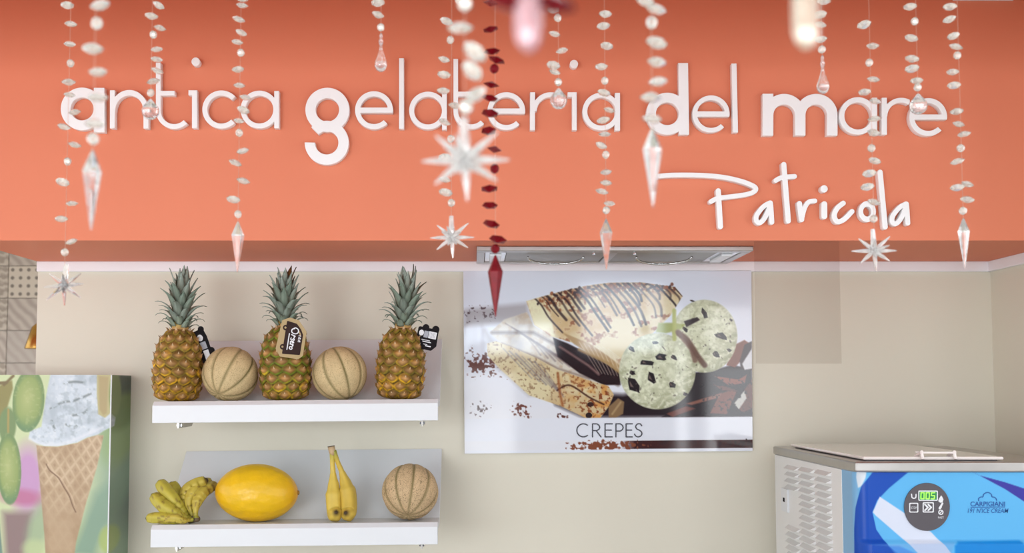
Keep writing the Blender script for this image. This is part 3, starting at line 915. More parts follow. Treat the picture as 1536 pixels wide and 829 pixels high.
cutout('lettering', crepes_txt(), YP - 0.0012, 0.001, M['black_print'], po, step=0.25)

# ------------------------------------------------------------------ cone picture box at the left
YB = 2.745
xr = P(166.5, 600, YB).x
zt_, zb_ = P(100, 562, YB).z, 0.98
xl = -1.46
bx = thing('picture_box', ((xl + xr) / 2, YW, zb_), 'deep picture box printed with a waffle cone and green olives left of shelves', 'picture')
def cone_art(X, Y):
    """X, Y in crop units: 2.971 per photo pixel, origin (0, 550)"""
    p = Paint(X, Y, (212, 224, 176))
    n = fbm(X, Y, 60, 4, 51); f = fbm(X, Y, 14, 3, 52)
    p.mix(np.clip((X - 380) / 120, 0, 1), (150, 176, 150))
    p.ell(540, 320, 90, 120, (150, 176, 122), 0.3, 60)
    p.ell(420, 760, 90, 80, (206, 218, 160), 0, 40)
    p.ell(600, 560, 70, 160, (128, 152, 138), 0.2, 70)
    p.poly([(330, 830), (430, 560), (600, 420), (620, 520), (480, 720), (440, 840)], (142, 172, 148), 50)
    p.ell(500, 760, 45, 60, (176, 196, 112), 0, 16, 0.8)
    p.ell(560, 90, 120, 60, (78, 96, 84), 0.4, 40)
    p.ell(545, 200, 60, 90, (120, 146, 90), 0.4, 26)
    # pink scoop out of focus with its cone
    p.ell(135, 500, 72, 150, (206, 160, 204), 0, 50)
    p.ell(110, 575, 96, 34, (196, 110, 146), 0.1, 30, 0.75)
    p.poly([(30, 640), (160, 640), (130, 860), (50, 860)], (150, 126, 124), 36)
    p.ell(190, 700, 50, 110, (148, 172, 140), 0.3, 40, 0.6)
    p.ell(170, 800, 50, 40, (198, 214, 160), 0, 30, 0.8)
    # scoop of pale ice cream
    sc = [(225, 30), (440, 25), (450, 120), (480, 190), (515, 225), (510, 262), (470, 280), (440, 300), (395, 312), (350, 335), (300, 345), (262, 352), (205, 350), (165, 335), (135, 312), (140, 285), (190, 265), (200, 190), (212, 100)]
    mk = p.poly(sc, (216, 226, 236), 5)
    p.mix(mk * np.clip((f - 0.5) * 4, 0, 1) * 0.55, (240, 245, 250))
    p.mix(mk * np.clip((0.5 - n) * 4, 0, 1) * 0.7, (176, 188, 198))
    p.mix(mk * np.clip((fbm(X, Y, 20, 3, 77) - 0.55) * 6, 0, 1) * 0.45, (160, 174, 182))
    p.mix(mk * np.clip((265 - X) / 60, 0, 1) * np.clip((260 - Y) / 60, 0, 1) * 0.5, (178, 190, 200))
    for pts in ([(285, 72), (330, 66), (372, 70)], [(230, 185), (280, 158), (330, 150), (385, 128), (405, 118)], [(330, 215), (375, 205), (400, 180)], [(300, 255), (330, 270), (345, 262)], [(235, 240), (250, 280)]):
        p.line(smooth_path([(x, y + (f[0, 0] - 0.5)) for x, y in pts]), 9, (112, 122, 122), 8, 0.8, np.clip((f - 0.36) * 6, 0, 1))
    p.line(smooth_path([(140, 318), (200, 342), (290, 340), (390, 300), (460, 268)]), 12, (236, 240, 248), 10, 0.7)
    # waffle cone
    co = [(170, 347), (205, 352), (262, 354), (300, 347), (350, 337), (395, 314), (440, 302), (466, 303), (440, 440), (395, 600), (355, 770), (340, 900), (228, 900), (215, 740), (195, 560)]
    mk = p.poly(co, (196, 168, 134), 4)
    a, b = (X * 0.62 + Y * 0.5), (X * -0.86 + Y * 0.5)
    g1 = np.abs(((a / 34) % 1) - 0.5); g2 = np.abs(((b / 34) % 1) - 0.5)
    grid = np.clip((0.17 - np.minimum(g1, g2)) * 9, 0, 1)
    fade = np.clip((690 - Y) / 200, 0.12, 1)
    p.mix(mk * grid * fade * 0.7, (222, 198, 164))
    p.mix(mk * np.clip((np.minimum(g1, g2) - 0.3) * 7, 0, 1) * fade * 0.5, (160, 128, 96))
    p.mix(mk * np.clip((n - 0.5) * 3, 0, 1) * 0.5, (174, 142, 106))
    p.mix(mk * np.clip((200 + (Y - 350) * 0.1 - X) / 40, 0, 1) * 0.5, (150, 120, 92))
    p.line(smooth_path([(215, 430), (232, 458), (270, 490), (295, 530), (320, 570), (335, 610), (350, 640)]), 5, (120, 88, 62), 4, 0.9, mk)
    p.line(smooth_path([(222, 430), (242, 458), (280, 490), (305, 530), (330, 570), (345, 610)]), 4, (224, 200, 168), 4, 0.7, mk)
    # opened pod and leaf at the right
    p.poly([(430, 30), (500, 30), (500, 200), (470, 226), (440, 210), (432, 120)], (196, 186, 134), 5)
    p.poly([(438, 40), (482, 45), (478, 205), (462, 215), (445, 190)], (182, 158, 112), 8, 0.7)
    p.ell(512, 120, 26, 100, (140, 160, 104), 0, 8)
    # olives and stalks
    p.poly([(-20, 100), (20, 70), (55, 60), (60, 95), (40, 170), (20, 240), (-20, 290)], (150, 142, 84), 8)
    p.line([(20, 80), (60, 40)], 12, (128, 110, 70), 6)
    p.ell(40, 260, 38, 80, (126, 150, 98), 0, 8)
    p.line([(42, 190), (44, 310)], 9, (176, 158, 92), 4)
    def olive(cx, cy, rx, ry, rot):
        mk, u, v = p.ell(cx, cy, rx, ry, (148, 168, 98), rot, 4)
        p.mix(mk * np.clip(1 - np.hypot(u + 0.1, v + 0.05) * 1.2, 0, 1), (186, 196, 128))
        p.mix(mk * np.clip((np.hypot(u, v) - 0.72) * 3, 0, 1) * 0.8, (100, 134, 92))
        p.mix(mk * np.clip(v - 0.45, 0, 1) * 0.7, (96, 146, 120))
        p.mix(mk * np.clip((f - 0.6) * 6, 0, 1) * 0.3, (202, 208, 150))
    p.ell(-200, 620, 90, 170, (150, 176, 140), 0.3, 60)
    p.ell(-330, 330, 110, 150, (166, 190, 130), -0.2, 70)
    p.poly([(-70, 60), (-30, 90), (-90, 330), (-160, 470), (-150, 300)], (140, 150, 96), 10)
    p.line(smooth_path([(-420, 20), (-250, 90), (-100, 80), (30, 70)]), 14, (128, 110, 72), 6)
    olive(-210, 240, 62, 130, 0.2)
    olive(-330, 480, 56, 140, -0.1)
    olive(130, 150, 70, 138, 0.04)
    olive(52, 450, 53, 156, -0.06)
    p.ell(-20, 690, 30, 90, (170, 180, 110), 0, 6)
    p.line(smooth_path([(-5, 560), (10, 700), (30, 860)]), 16, (110, 140, 130), 6, 0.9)
    return p.I * 0.94
def art_for(Wn, Hn, pxs0, pxs1, z0, z1, Yd):
    u, v = np.meshgrid(np.linspace(0, 1, Wn), np.linspace(0, 1, Hn))
    py0, py1 = 562.0, 562.0 + (z1 - z0) / (Yd / F)
    return cone_art((pxs0 + u * (pxs1 - pxs0)) * 2.971, (py0 + v * (py1 - py0) - 550) * 2.971)
pxl = CX + xl / YB * F
img = art_for(260, 300, pxl, 166.5, zb_, zt_, YB)
B0 = bx.location
link('front_print', print_mesh('front_print', 260, 300, lambda u, v: (xl + u * (xr - xl) - B0.x, np.full(u.shape, YB - 0.0006 - B0.y), zt_ + v * (zb_ - zt_) - B0.z), img), M['print_satin'], bx)
img = art_for(60, 300, 166.5, 196, zb_, zt_, YB)
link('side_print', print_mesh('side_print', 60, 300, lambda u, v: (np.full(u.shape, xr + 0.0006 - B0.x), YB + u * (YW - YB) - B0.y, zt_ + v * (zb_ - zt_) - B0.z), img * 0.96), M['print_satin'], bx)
part('box_body', MB().box(xl, xr, YB, YW, zb_, zt_), M['print_edge'], bx)
part('corner_edge', MB().box(xr - 0.0016, xr + 0.0012, YB - 0.0012, YB + 0.002, zb_, zt_), M['lacquer'], bx)

# ------------------------------------------------------------------ tilted white shelves
YS = 2.59
def shelf(lx, ly, rx, ry, label):
    a, b = P(lx, ly, YS), P(rx, ry, YS)
    x0, x1 = a.x, b.x
    sl = (b.z - a.z) / (x1 - x0)
    t = thing('fruit_shelf', ((x0 + x1) / 2, YW, (a.z + b.z) / 2), label, 'shelf', 'white fruit shelves')
    zz = lambda x: a.z + (x - x0) * sl
    def prism(name, prof, xa, xb, m, bev=0.0, parent=None, **k):
        n = len(prof)
        vs = [(xa, y, zz(xa) + z) for y, z in prof] + [(xb, y, zz(xb) + z) for y, z in prof]
        fs = [tuple(range(n)), tuple(range(2 * n - 1, n - 1, -1))] + [(i, i + n, (i + 1) % n + n, (i + 1) % n) for i in range(n)]
        return part(name, MB().add(vs, fs), m, parent or t, bevel=bev, **k)
    prism('front_lip', [(YS, -0.052), (YS, -0.010), (YS + 0.012, 0.0), (YS + 0.018, 0), (YS + 0.018, -0.052)], x0, x1, M['lacquer'], 0.0012)
    prism('deck', [(YS + 0.0185, -0.004), (2.722, -0.004), (2.898, 0.16), (2.899, 0.145), (2.73, -0.020), (YS + 0.0185, -0.020)], x0, x1, M['lacquer'], 0.001)
    for k, xc in enumerate((x0 + 0.055, x1 - 0.04)):
        br = prism('bracket', [(YS + 0.03, -0.0205), (2.725, -0.0205), (2.899, 0.120), (2.899, 0.05), (2.74, -0.065), (YS + 0.03, -0.066)], xc - 0.002, xc + 0.002, M['steel'])
        prism('screw', [(YS + 0.04, -0.062), (YS + 0.04, -0.056), (YS + 0.05, -0.056), (YS + 0.05, -0.062)], xc - 0.006, xc + 0.006, M['chrome'], parent=br)
    return t, zz
SU, zU = shelf(228.5, 602, 657, 598, 'upper white shelf carrying the three pineapples and two melons')
SLo, zL = shelf(226, 788, 656.5, 783.5, 'lower white shelf carrying bananas and a big yellow melon')

# ------------------------------------------------------------------ fruit
def pineapple_mesh(seed, tone, Hb, R, n=11, rows=9):
    NR, NC = 150, 210
    t = np.linspace(0, 1, NR)[:, None] + np.zeros((1, NC)); th = np.linspace(0, 2 * PI, NC, endpoint=False)[None, :] + np.zeros((NR, 1))
    prof = np.interp(t, [0, 0.02, 0.08, 0.2, 0.4, 0.6, 0.78, 0.9, 0.97, 1.0], [0.0, 0.62, 0.86, 0.96, 1.0, 0.97, 0.86, 0.66, 0.42, 0.12])
    prof = np.convolve(prof[:, 0], np.ones(7) / 7, 'same')[:, None] + np.zeros((1, NC)); prof[0] = 0.02; prof[-1] = 0.1
    v = (t - 0.02) * rows; u = th / (2 * PI) * n + 0.12 * np.sin(v * 1.3 + seed)
    best = np.full(t.shape, 9.0); ids = np.zeros(t.shape); dvb = np.zeros(t.shape)
    for dj in (-1, 0, 1):
        j = np.floor(v) + dj
        uo = u - 0.5 * (j % 2) - 0.1 * np.sin(j * 5.1 + seed)
        du = uo - np.round(uo); dv = v - (j + 0.5)
        d = 0.5 * np.sqrt((du * 1.05) ** 2 + (dv * 0.95) ** 2) + 0.5 * (np.abs(du) * 0.75 + np.abs(dv) * 0.62)
        k = d < best
        best = np.where(k, d, best); ids = np.where(k, j * 31 + np.round(uo) % n, ids); dvb = np.where(k, dv, dvb)
    r1 = np.modf(np.sin(ids * 12.9898 + seed) * 43758.5453)[0] % 1
    h = np.clip(1 - (best / 0.62) ** 2, 0, 1) ** 0.8 * 0.0058 + np.exp(-(best / 0.15) ** 2) * 0.0022
    nz = fbm(th / (2 * PI) * 400 + 50, t * 300 + 50, 14, 3, int(seed)) - 0.5
    rad = R * prof + (h + nz * 0.0022) * np.clip(prof * 2, 0, 1)
    z = t * Hb
    co = np.stack([rad * np.cos(th), rad * np.sin(th), z], -1)
    tan, brown, gold, groove, green = [np.array(c, float) for c in ((192, 148, 98), (128, 92, 46), tone['gold'], (54, 40, 14), tone['green'])]
    bb = best + nz * 0.22
    k = np.clip((bb - 0.05) / 0.3, 0, 1)[..., None]; C = tan * (1 - k) + brown * k
    k = (np.clip((bb - 0.3) / 0.14, 0, 1) * (0.35 + 0.65 * np.clip(0.5 - dvb * 1.6, 0, 1)))[..., None]
    mixg = np.clip((tone['gz'] - t) * 3 + (r1 - 0.5) * 1.2 + 0.25 + nz * 2, 0, 1)[..., None]
    rim = gold * mixg + green * (1 - mixg); C = C * (1 - k) + rim * k
    k = np.clip((bb - 0.46) / 0.14, 0, 1)[..., None] * 0.9; C = C * (1 - k) + groove * k  # dark groove skin, with shade between the eyes painted in
    C *= (0.88 + 0.22 * r1 + nz * 0.5)[..., None]
    idx = np.arange(NR * NC).reshape(NR, NC); nx = np.roll(idx, -1, 1)
    q = np.stack([idx[:-1], nx[:-1], nx[1:], idx[1:]], -1).reshape(-1, 4)
    vs = co.reshape(-1, 3).tolist(); fs = q.tolist(); cols = srgb(np.clip(C, 0, 255)).reshape(-1, 3).tolist()
    # dry pointed bracts, one on each eye
    for j in range(0, rows):
        for i in range(n):
            vv = j + 0.5; tt = 0.02 + vv / rows
            if tt > 0.985: continue
            a = (i + 0.5 * (j % 2) + 0.1 * math.sin(j * 5.1 + seed) - 0.12 * math.sin(vv * 1.3 + seed)) / n * 2 * PI
            k = min(int(tt * (NR - 1)), NR - 1)
            rr = R * prof[k, 0] + 0.0068
            er = Vector((math.cos(a), math.sin(a), 0)); et = Vector((-math.sin(a), math.cos(a), 0)); ez = Vector((0, 0, 1))
            c = er * rr + ez * tt * Hb + et * 0
            b0 = len(vs)
            for w in (c - et * 0.0042 - er * 0.003 - ez * 0.003, c + et * 0.0042 - er * 0.003 - ez * 0.003, c + ez * 0.003 - er * 0.003, c + ez * 0.0085 + er * 0.0045):
                vs.append(tuple(w))
            fs += [(b0, b0 + 1, b0 + 3), (b0 + 1, b0 + 2, b0 + 3), (b0 + 2, b0, b0 + 3)]
            c1, c2 = srgb((176, 132, 88)).tolist(), srgb((226, 204, 164)).tolist()
            cols += [c1, c1, c1, c2]
    mb = MB(); mb.add(vs, fs, cols)
    return mb.mesh('body', True)

def leaf_mesh(bend, tip, hue):
    mb = MB(); n = 9; vs, cc = [], []
    x = z = 0.0; ang = 0.0
    for k in range(n):
        s = k / (n - 1)
        w = 0.20 * (0.8 + 0.55 * s - 1.35 * s ** 2.0) if k < n - 1 else 0.004
        ang = bend * (s - 0.35 * s * s) + tip * s ** 3
        if k: x += math.sin(ang) / (n - 1); z += math.cos(ang) / (n - 1)
        nx, nz = math.cos(ang), -math.sin(ang)
        th = 0.018 * (1 - s * 0.8)
        lift = -0.045 * (1 - s * 0.6)
        for (yy, q) in ((-w, -lift), (0, 0.0 + 0 * th), (w, -lift), (0, -th)):
            vs.append((x + nx * (-q), yy, z + nz * (-q)))
        c = np.array(hue[0]) * (1 - s) + np.array(hue[1]) * s
        e = c * 0.82
        cc += [srgb(e), srgb(c), srgb(e), srgb(c * 0.7)]
    fs = []
    for k in range(n - 1):
        for j in range(4):
            a, b = k * 4 + j, k * 4 + (j + 1) % 4
            fs.append((a, b, b + 4, a + 4))
    fs.append((3, 2, 1, 0)); fs.append(tuple((n - 1) * 4 + j for j in range(4)))
    mb.add(vs, fs, cc)
    me = mb.mesh('leaf', True); me.materials.append(M['leaf'])
    return me
GR = [((206, 216, 184), (188, 206, 196)), ((192, 208, 184), (160, 182, 164)), ((202, 214, 194), (172, 190, 176))]
LEAF = [leaf_mesh(0.25, 0.1, GR[0]), leaf_mesh(0.45, 0.35, GR[1]), leaf_mesh(0.6, 0.9, GR[2]), leaf_mesh(0.2, -0.35, GR[0]), leaf_mesh(0.5, 1.5, GR[1])]
LEAF_BROWN = leaf_mesh(0.25, 0.2, ((120, 128, 70), (122, 74, 40)))

def pineapple(px, py_top, crown_top, w_px, lean, seed, tone, label, crown_dx=0.0, crown_h=1.0, brown=()):
    Yc = YS + 0.022 + 0.064
    s = Yc / F
    base = P(px, 600, Yc)
    zb0 = zU(base.x) - 0.004 + 0.001
    zt0 = P(px, py_top, Yc).z; zc = P(px, crown_top, Yc).z
    Hb = zt0 - zb0; R = w_px / 2 * s - 0.0035
    t = thing('pineapple', (base.x, Yc, zb0), label, 'pineapple', 'pineapples on the upper shelf')
    t.rotation_euler = (0, lean, 0)
    me = pineapple_mesh(seed, tone, Hb, R); me.materials.append(M['painted'])
    b_ = link('body', me, None, t); b_.rotation_euler.z = seed * 0.7
    rn = random.Random(seed)
    Hc = (zc - zt0)
    me = MB().lathe([(0.02, 0), (0.021, 0.006), (0.016, 0.03), (0.004, Hc * 0.5)], 14, cols=[srgb((196, 142, 104)), srgb((190, 150, 90)), srgb((150, 160, 90)), srgb((140, 160, 120))]).mesh('crown_core', True)
    me.materials.append(M['painted'])
    link('crown_core', me, None, t, (crown_dx * 0.1, 0, Hb - 0.006))
    nl = 50
    for k in range(nl):
        f = k / (nl - 1)
        az = math.radians(k * 137.508 + seed * 40)
        ln = Hc * (0.26 + 0.36 * f ** 0.9) * rn.uniform(0.9, 1.1) if f < 0.82 else Hc * rn.uniform(0.5, 0.68)
        tilt = math.radians(46 * (1 - f) ** 1.0 + 5 + rn.uniform(-4, 4))
        zk = Hb - 0.002 + Hc * 0.40 * f
        rb = 0.017 * (1 - f) + 0.004
        v = 4 if f < 0.22 else 2 if f < 0.45 else rn.choice([0, 1, 1]) if f < 0.8 else rn.choice([0, 3, 0])
        me = LEAF_BROWN if k in brown else LEAF[v]
        l = link('leaf', me, None, t)
        rot = Matrix.Rotation(az, 4, 'Z') @ Matrix.Rotation(tilt * 0.72, 4, 'Y')
        wid = 0.092 / max(ln, 0.03) if False else 1.0
        sc = Matrix.Diagonal((ln, max(ln, Hc * 0.36) * 1.0, ln, 1))
        l.matrix_local = Matrix.Translation((rb * math.cos(az) + crown_dx * f, rb * math.sin(az), zk)) @ rot @ sc
    return t, base, Yc, R
T1 = dict(gold=(214, 164, 34), green=(150, 128, 48), gz=0.42)
T2 = dict(gold=(190, 158, 40), green=(112, 132, 38), gz=0.22)
T3 = dict(gold=(206, 160, 34), green=(138, 122, 42), gz=0.34)
pn1 = pineapple(264.5, 492, 400, 72, math.radians(2.0), 1, T1, 'left pineapple on the upper shelf, golden at the bottom')
pn2 = pineapple(428.5, 488, 395, 76, math.radians(-1.0), 2, T2, 'middle pineapple with a brown and tan tag hanging on its front', brown=(44, 47))
pn3 = pineapple(598.5, 490, 397, 72, math.radians(2.6), 3, T3, 'right pineapple on the upper shelf with black tag at its right side', crown_dx=0.008)

# hang tags, each pressed against its pineapple
def local_shapes(cx, cy, rot, items):
    """turn shapes drawn in a local px frame into photo px (rotated by rot, degrees clockwise)"""
    c, s = math.cos(math.radians(rot)), math.sin(math.radians(rot))
    out = []
    for (f, bb) in items:
        def g(X, Y, f=f):
            x, y = X - cx, Y - cy
            return f(x * c + y * s, -x * s + y * c)
        r = max(abs(v) for v in bb) * 1.45
        out.append((g, [cx - r, cy - r, cx + r, cy + r]))
    return out
Yt = pn2[2] - pn2[3] - 0.012
tc_ = P(439, 508, Yt)
tg = thing('hang_tag', (tc_.x, Yt + 0.0015, P(439, 536, Yt).z), 'tan and brown hang tag shaped like a van on the middle pineapple', 'tag')
van = [rect(-13, -23, 12, 25, 0, 4), disc(-16, -16, 5), disc(-16, 13, 5), polygon([(-10, -26), (2, -24), (14, -12), (14, 20), (-10, 22)], 2)]
card = [polygon([(-18, -24), (-9, -29), (4, -27), (17, -13), (17, 22), (12, 27), (-14, 27), (-21, 18)], 2)]
RT = 9
cutout('card', local_shapes(439, 508, RT, card), Yt, 0.0015, M['tag_tan'], tg, step=0.35)
cutout('van_print', local_shapes(439, 508, RT, [polygon([(-11, -24), (2, -22), (9, -15), (13, -8), (13, 21), (-11, 23)], 1.5), disc(-13, -15, 4.2), disc(-13, 14, 4.2)]), Yt - 0.0004, 0.0004, M['tag_brown'], tg,
       cut=local_shapes(439, 508, RT, [disc(-13.4, -15, 1.6), disc(-13.4, 14, 1.6), polygon([(6, -15.5), (11, -9), (11, -5), (9, -9)], 0.3)]), step=0.25)
# white script word running down the tag
sw = []
def vt(pts): sw.append(stroke([(5.5 - (y) * 1.0 - 2, x) for x, y in pts], 1.5))
vt(smooth_path([(-14, 6), (-17, 2), (-15, -2.5), (-10.5, -3), (-8, 1), (-9.5, 6), (-14, 6.5), (-15.5, 3)], 5))
vt(smooth_path([(-6, 6), (-4.6, 0.5), (-3.5, 2), (-2, 1.2)], 5))
vt(smooth_path([(2.2, 1.8), (0.8, 0.9), (-0.6, 2.2), (1.2, 3.7), (1.9, 5.2), (0.6, 6.4), (-1.2, 5.8)], 5))
vt(smooth_path([(3.4, 4), (6, 3), (5.4, 1), (3.6, 3), (4.4, 6.2), (7, 5.4)], 5))
vt(smooth_path([(8, 6.2), (8.8, 1.4), (10, 2.4), (11, 1.8)], 5))
vt(smooth_path([(14, 2), (12, 3.6), (12.6, 6.2), (15, 6), (16, 3.4), (14, 2)], 5))
vt([(-7, 9.6), (17, 9.6)])
for k in range(5): sw.append(stroke([(8.4, -6 + k * 2.2), (11.4, -6 + k * 2.2 + (k % 2))], 1.1))
cutout('lettering', local_shapes(439, 508, RT, sw), Yt - 0.0007, 0.0003, M['ink_white'], tg, step=0.22)

def black_tag(cx, cy, rot, pn, outline, label, blocks, front):
    Yk = pn[2] - pn[3] * front
    t = thing('hang_tag', (P(cx, cy, Yk).x, Yk + 0.0015, P(cx, cy + 25, Yk).z), label, 'tag')
    cutout('card', local_shapes(cx, cy, rot, outline), Yk, 0.0015, M['tag_black'], t, step=0.35)
    for nm, sh, m_ in blocks:
        cutout(nm, local_shapes(cx, cy, rot, sh), Yk - 0.0004, 0.0004, M[m_], t, step=0.25)
    return t
o3 = [polygon([(-13, -11), (12, -11), (13, 10), (8, 16), (-4, 16), (-13, 6)], 3), disc(-5, -14, 5), disc(10, -14, 5.5)]
bars = [rect(2.5 + k * 1.9, -8, 2.5 + k * 1.9 + (0.9 if k % 2 else 0.5), 0) for k in range(5)]
black_tag(641, 505.5, 12, pn3, o3, 'black barcode tag sticking out beside the right pineapple',
          [('round_sticker', [disc(-10, -5, 3.6, 4.4)], 'ink_white'), ('small_print', [rect(-6, -9, 0.5, 1)], 'tag_grey'),
           ('barcode_label', [rect(1.2, -9.5, 13, 1)], 'ink_white'), ('bar', bars, 'tag_grey'),
           ('text_line', [rect(-8, 4.2, 5, 5.2), rect(-6, 6.4, 7, 7.8), rect(-4, 10.5, 2, 11.4), rect(-1, 12.2, 8, 13.8)], 'ink_white')], 0.35)
o1 = [polygon([(-9, -22), (7, -24), (9, -12), (8, 26), (-9, 26)], 2), disc(6, -25, 4.5), disc(10, 10, 5)]
black_tag(304, 519, -20, pn1, o1, 'black tag wedged between the left pineapple and a melon',
          [('round_sticker', [disc(0.5, -13, 4.2, 5)], 'ink_white'), ('small_print', [rect(-3, -6, 6, 5)], 'tag_grey'), ('barcode_label', [rect(-2, 7, 6, 22)], 'ink_white')], -0.1)

def melon(px, py, r_px, pole, ribs, m, zz, label, squash=1.0, spin=0.0, zoff=-0.004):
    Yc = YS + 0.020 + r_px * 2.67 / F
    R = r_px * Yc / F
    n, k = 96, 60
    vs, cols = [], []
    for i in range(k + 1):
        th = PI * i / k
        for j in range(n):
            ph = 2 * PI * j / n
            a = (ph / (2 * PI) * ribs) % 1; d = min(a, 1 - a) / ribs * 2 * PI * max(math.sin(th), 0.06)
            g = math.exp(-(d / 0.042) ** 2)
            lob = 1 - 0.03 * (1 - abs(math.sin(a * PI)) ** 0.6) * math.sin(th)
            r = R * (lob - 0.03 * g * math.sin(th) - 0.05 * math.exp(-((th) / 0.16) ** 2))
            vs.append((r * math.sin(th) * math.cos(ph), r * math.sin(th) * math.sin(ph), r * math.cos(th) * 0.985))
            e = max(g * (0.35 + 0.65 * math.sin(th)), 0.8 * math.exp(-(th / 0.07) ** 2))
            cols.append((e, e, e))
    fs = [(i * n + j, (i + 1) * n + j, (i + 1) * n + (j + 1) % n, i * n + (j + 1) % n) for i in range(k) for j in range(n)]
    mb = MB().add(vs, fs, cols)
    q = Vector(pole).normalized().to_track_quat('Z', 'Y').to_matrix().to_4x4() @ Matrix.Rotation(spin, 4, 'Z')
    mb.xform(q)
    zmin = min(v[2] for v in mb.v)
    c = P(px, py, Yc)
    me = mb.mesh('melon', True)
    o = link('melon', me, m, None, (c.x, Yc, zz(c.x) + zoff - zmin + 0.0005))
    tag(o, label, 'melon', 'netted melons on the shelves')
    return o
melon(345.5, 558, 41.8, (-0.30, -0.62, -0.74), 9, M['cantaloupe'], zU, 'netted melon between the left and the middle pineapple', spin=0.2)
melon(509.5, 558, 41.3, (0.36, -0.15, -0.93), 9, M['cantaloupe'], zU, 'netted melon between the middle and the right pineapple', spin=0.35)
melon(615.3, 739, 42, (-0.05, -0.62, -0.79), 10, M['cantaloupe_dark'], zL, 'darker netted melon alone at the right of the lower shelf', spin=0.1)

# big yellow melon
YY = YS + 0.02 + 0.073
ry_, rx_ = 42.3 * YY / F, 61.5 * YY / F
vs, cols = [], []
n, k = 100, 90
for i in range(k + 1):
    th = PI * i / k
    for j in range(n):
        ph = 2 * PI * j / n
        w = 0.0045 * math.sin(ph * 9 + 1.1 * math.sin(th * 3 + ph)) + 0.0035 * math.sin(ph * 17 + 1.6 * math.sin(th * 5)) + 0.002 * math.sin(ph * 31 + th * 9)
        s = math.sin(th) ** 1.06
        rr = ry_ * s * (1 + w * 1.1)
        xx = -rx_ * math.cos(th)
        vs.append((xx, rr * math.cos(ph), rr * math.sin(ph)))
        kk = abs(math.cos(th)) ** 6; sp = 0.5 + 0.5 * math.sin(ph * 7 + 2.2 * math.sin(th * 4 + ph * 2) + 1.4 * math.sin(th * 9))
        c = np.array((238, 190, 22)) * (1 - 0.03 * sp) * (1 - kk * 0.7) + np.array((228, 156, 16)) * kk * 0.7
        cols.append(srgb(c))
fs = [(i * n + j, i * n + (j + 1) % n, (i + 1) * n + (j + 1) % n, (i + 1) * n + j) for i in range(k) for j in range(n)]
mb = MB().add(vs, fs, cols)
zmin = min(v[2] for v in mb.v)
c = P(385, 741, YY)
t = thing('melon', (c.x, YY, zL(c.x) - 0.0035), 'big smooth yellow oval melon on the lower shelf', 'melon')
me = mb.mesh('rind', True); me.materials.append(mat('yellow_rind', (255, 255, 255), 0.32, var=0.07, nscale=60, attr='print', bump=0.5, bscale=70, spec=0.5))
o = link('rind', me, None, t, (0, 0, -zmin)); o.rotation_euler = (0, math.radians(1.5), 0)
me = MB().lathe([(0.006, 0), (0.005, 0.004), (0.002, 0.005)], 10).mesh('stem_scar', True)
o = link('stem_scar', me, mat('stem_scar', (150, 112, 50), 0.8), t, (rx_ - 0.0012, 0, -zmin)); o.rotation_euler = (0, PI / 2, 0)

# bananas
def ban_col(base, green, spots, seed):
    def f(s, an):
        c = np.array(base, float)
        g = np.clip((0.2 - s) / 0.2, 0, 1); c = c * (1 - g) + np.array(green) * g
        ridge = 0.5 + 0.5 * math.cos(5 * an)
        c = c * (0.94 + 0.06 * ridge)
        v = math.sin(s * 23 + seed * 3 + math.sin(an * 2 + seed) * 2.2) * math.sin(an * 3 + s * 9 + seed)
        if spots and v > 0.72: c = c * 0.5 + np.array((96, 66, 40)) * 0.5
        e = np.clip((s - 0.94) / 0.04, 0, 1); c = c * (1 - e) + np.array((64, 48, 34)) * e
        return srgb(c)
    return f
penta = lambda an: 1 + 0.05 * math.cos(5 * an)
def banana_mb(pts, r, neck, base, green, spots, seed, n=40, plump=False):
    """pts: (px, py, Y) from the neck to the tip"""
    P3 = [P(*q) for q in pts]
    path = smooth_path([tuple(v) for v in P3], 10)
    path = [path[int(round(i))] for i in np.linspace(0, len(path) - 1, n)]
    rad = []
    for i in range(n):
        s = i / (n - 1)
        b_ = np.interp(s, [0, neck * 0.6, neck, neck + 0.16, 0.55, 0.85, 0.94, 0.965, 1.0], [0.32, 0.28, 0.33, 0.80, 1.0, 0.90, 0.46, 0.22, 0.13])
        if plump: b_ = np.interp(s, [0, neck * 0.6, neck, neck + 0.2, 0.6, 0.86, 0.93, 0.965, 1.0], [0.42, 0.36, 0.38, 0.78, 1.0, 0.92, 0.70, 0.45, 0.2])
        rad.append(r * b_)
    mb = MB(); mb.tube(path, rad, 20, ban_col(base, green, spots, seed), penta)
    return mb
ban_m = mat('banana_skin', (255, 255, 255), 0.42, var=0.1, nscale=70, attr='print', spec=0.4)
def drop_to(t, zz, zoff):
    """rest the lowest point of a thing on the deck"""
    lo = min((t.location + ch.location + v.co).z for ch in t.children for v in ch.data.vertices)
    t.location.z += zz(t.location.x) + zoff - lo
Yb = 2.665
px_ = Yb / F
c = P(507, 783, Yb)
t = thing('banana_pair', (c.x, Yb, c.z), 'pair of long yellow bananas standing upright on the lower shelf', 'bananas')
part('banana', banana_mb([(498, 674, Yb + 0.02), (498.5, 692, Yb + 0.022), (499.5, 712, Yb + 0.022), (500.5, 745, Yb + 0.014), (502, 768, Yb - 0.002), (504.5, 766, Yb - 0.034)], 12.6 * px_, 0.37, (222, 192, 84), (164, 164, 60), False, 1), ban_m, t, True)
part('banana', banana_mb([(500.5, 674, Yb + 0.02), (506, 690, Yb + 0.024), (514, 710, Yb + 0.03), (522, 740, Yb + 0.02), (523, 767, Yb - 0.002), (518, 767, Yb - 0.032)], 12.4 * px_, 0.36, (216, 184, 78), (146, 150, 54), False, 4), ban_m, t, True)
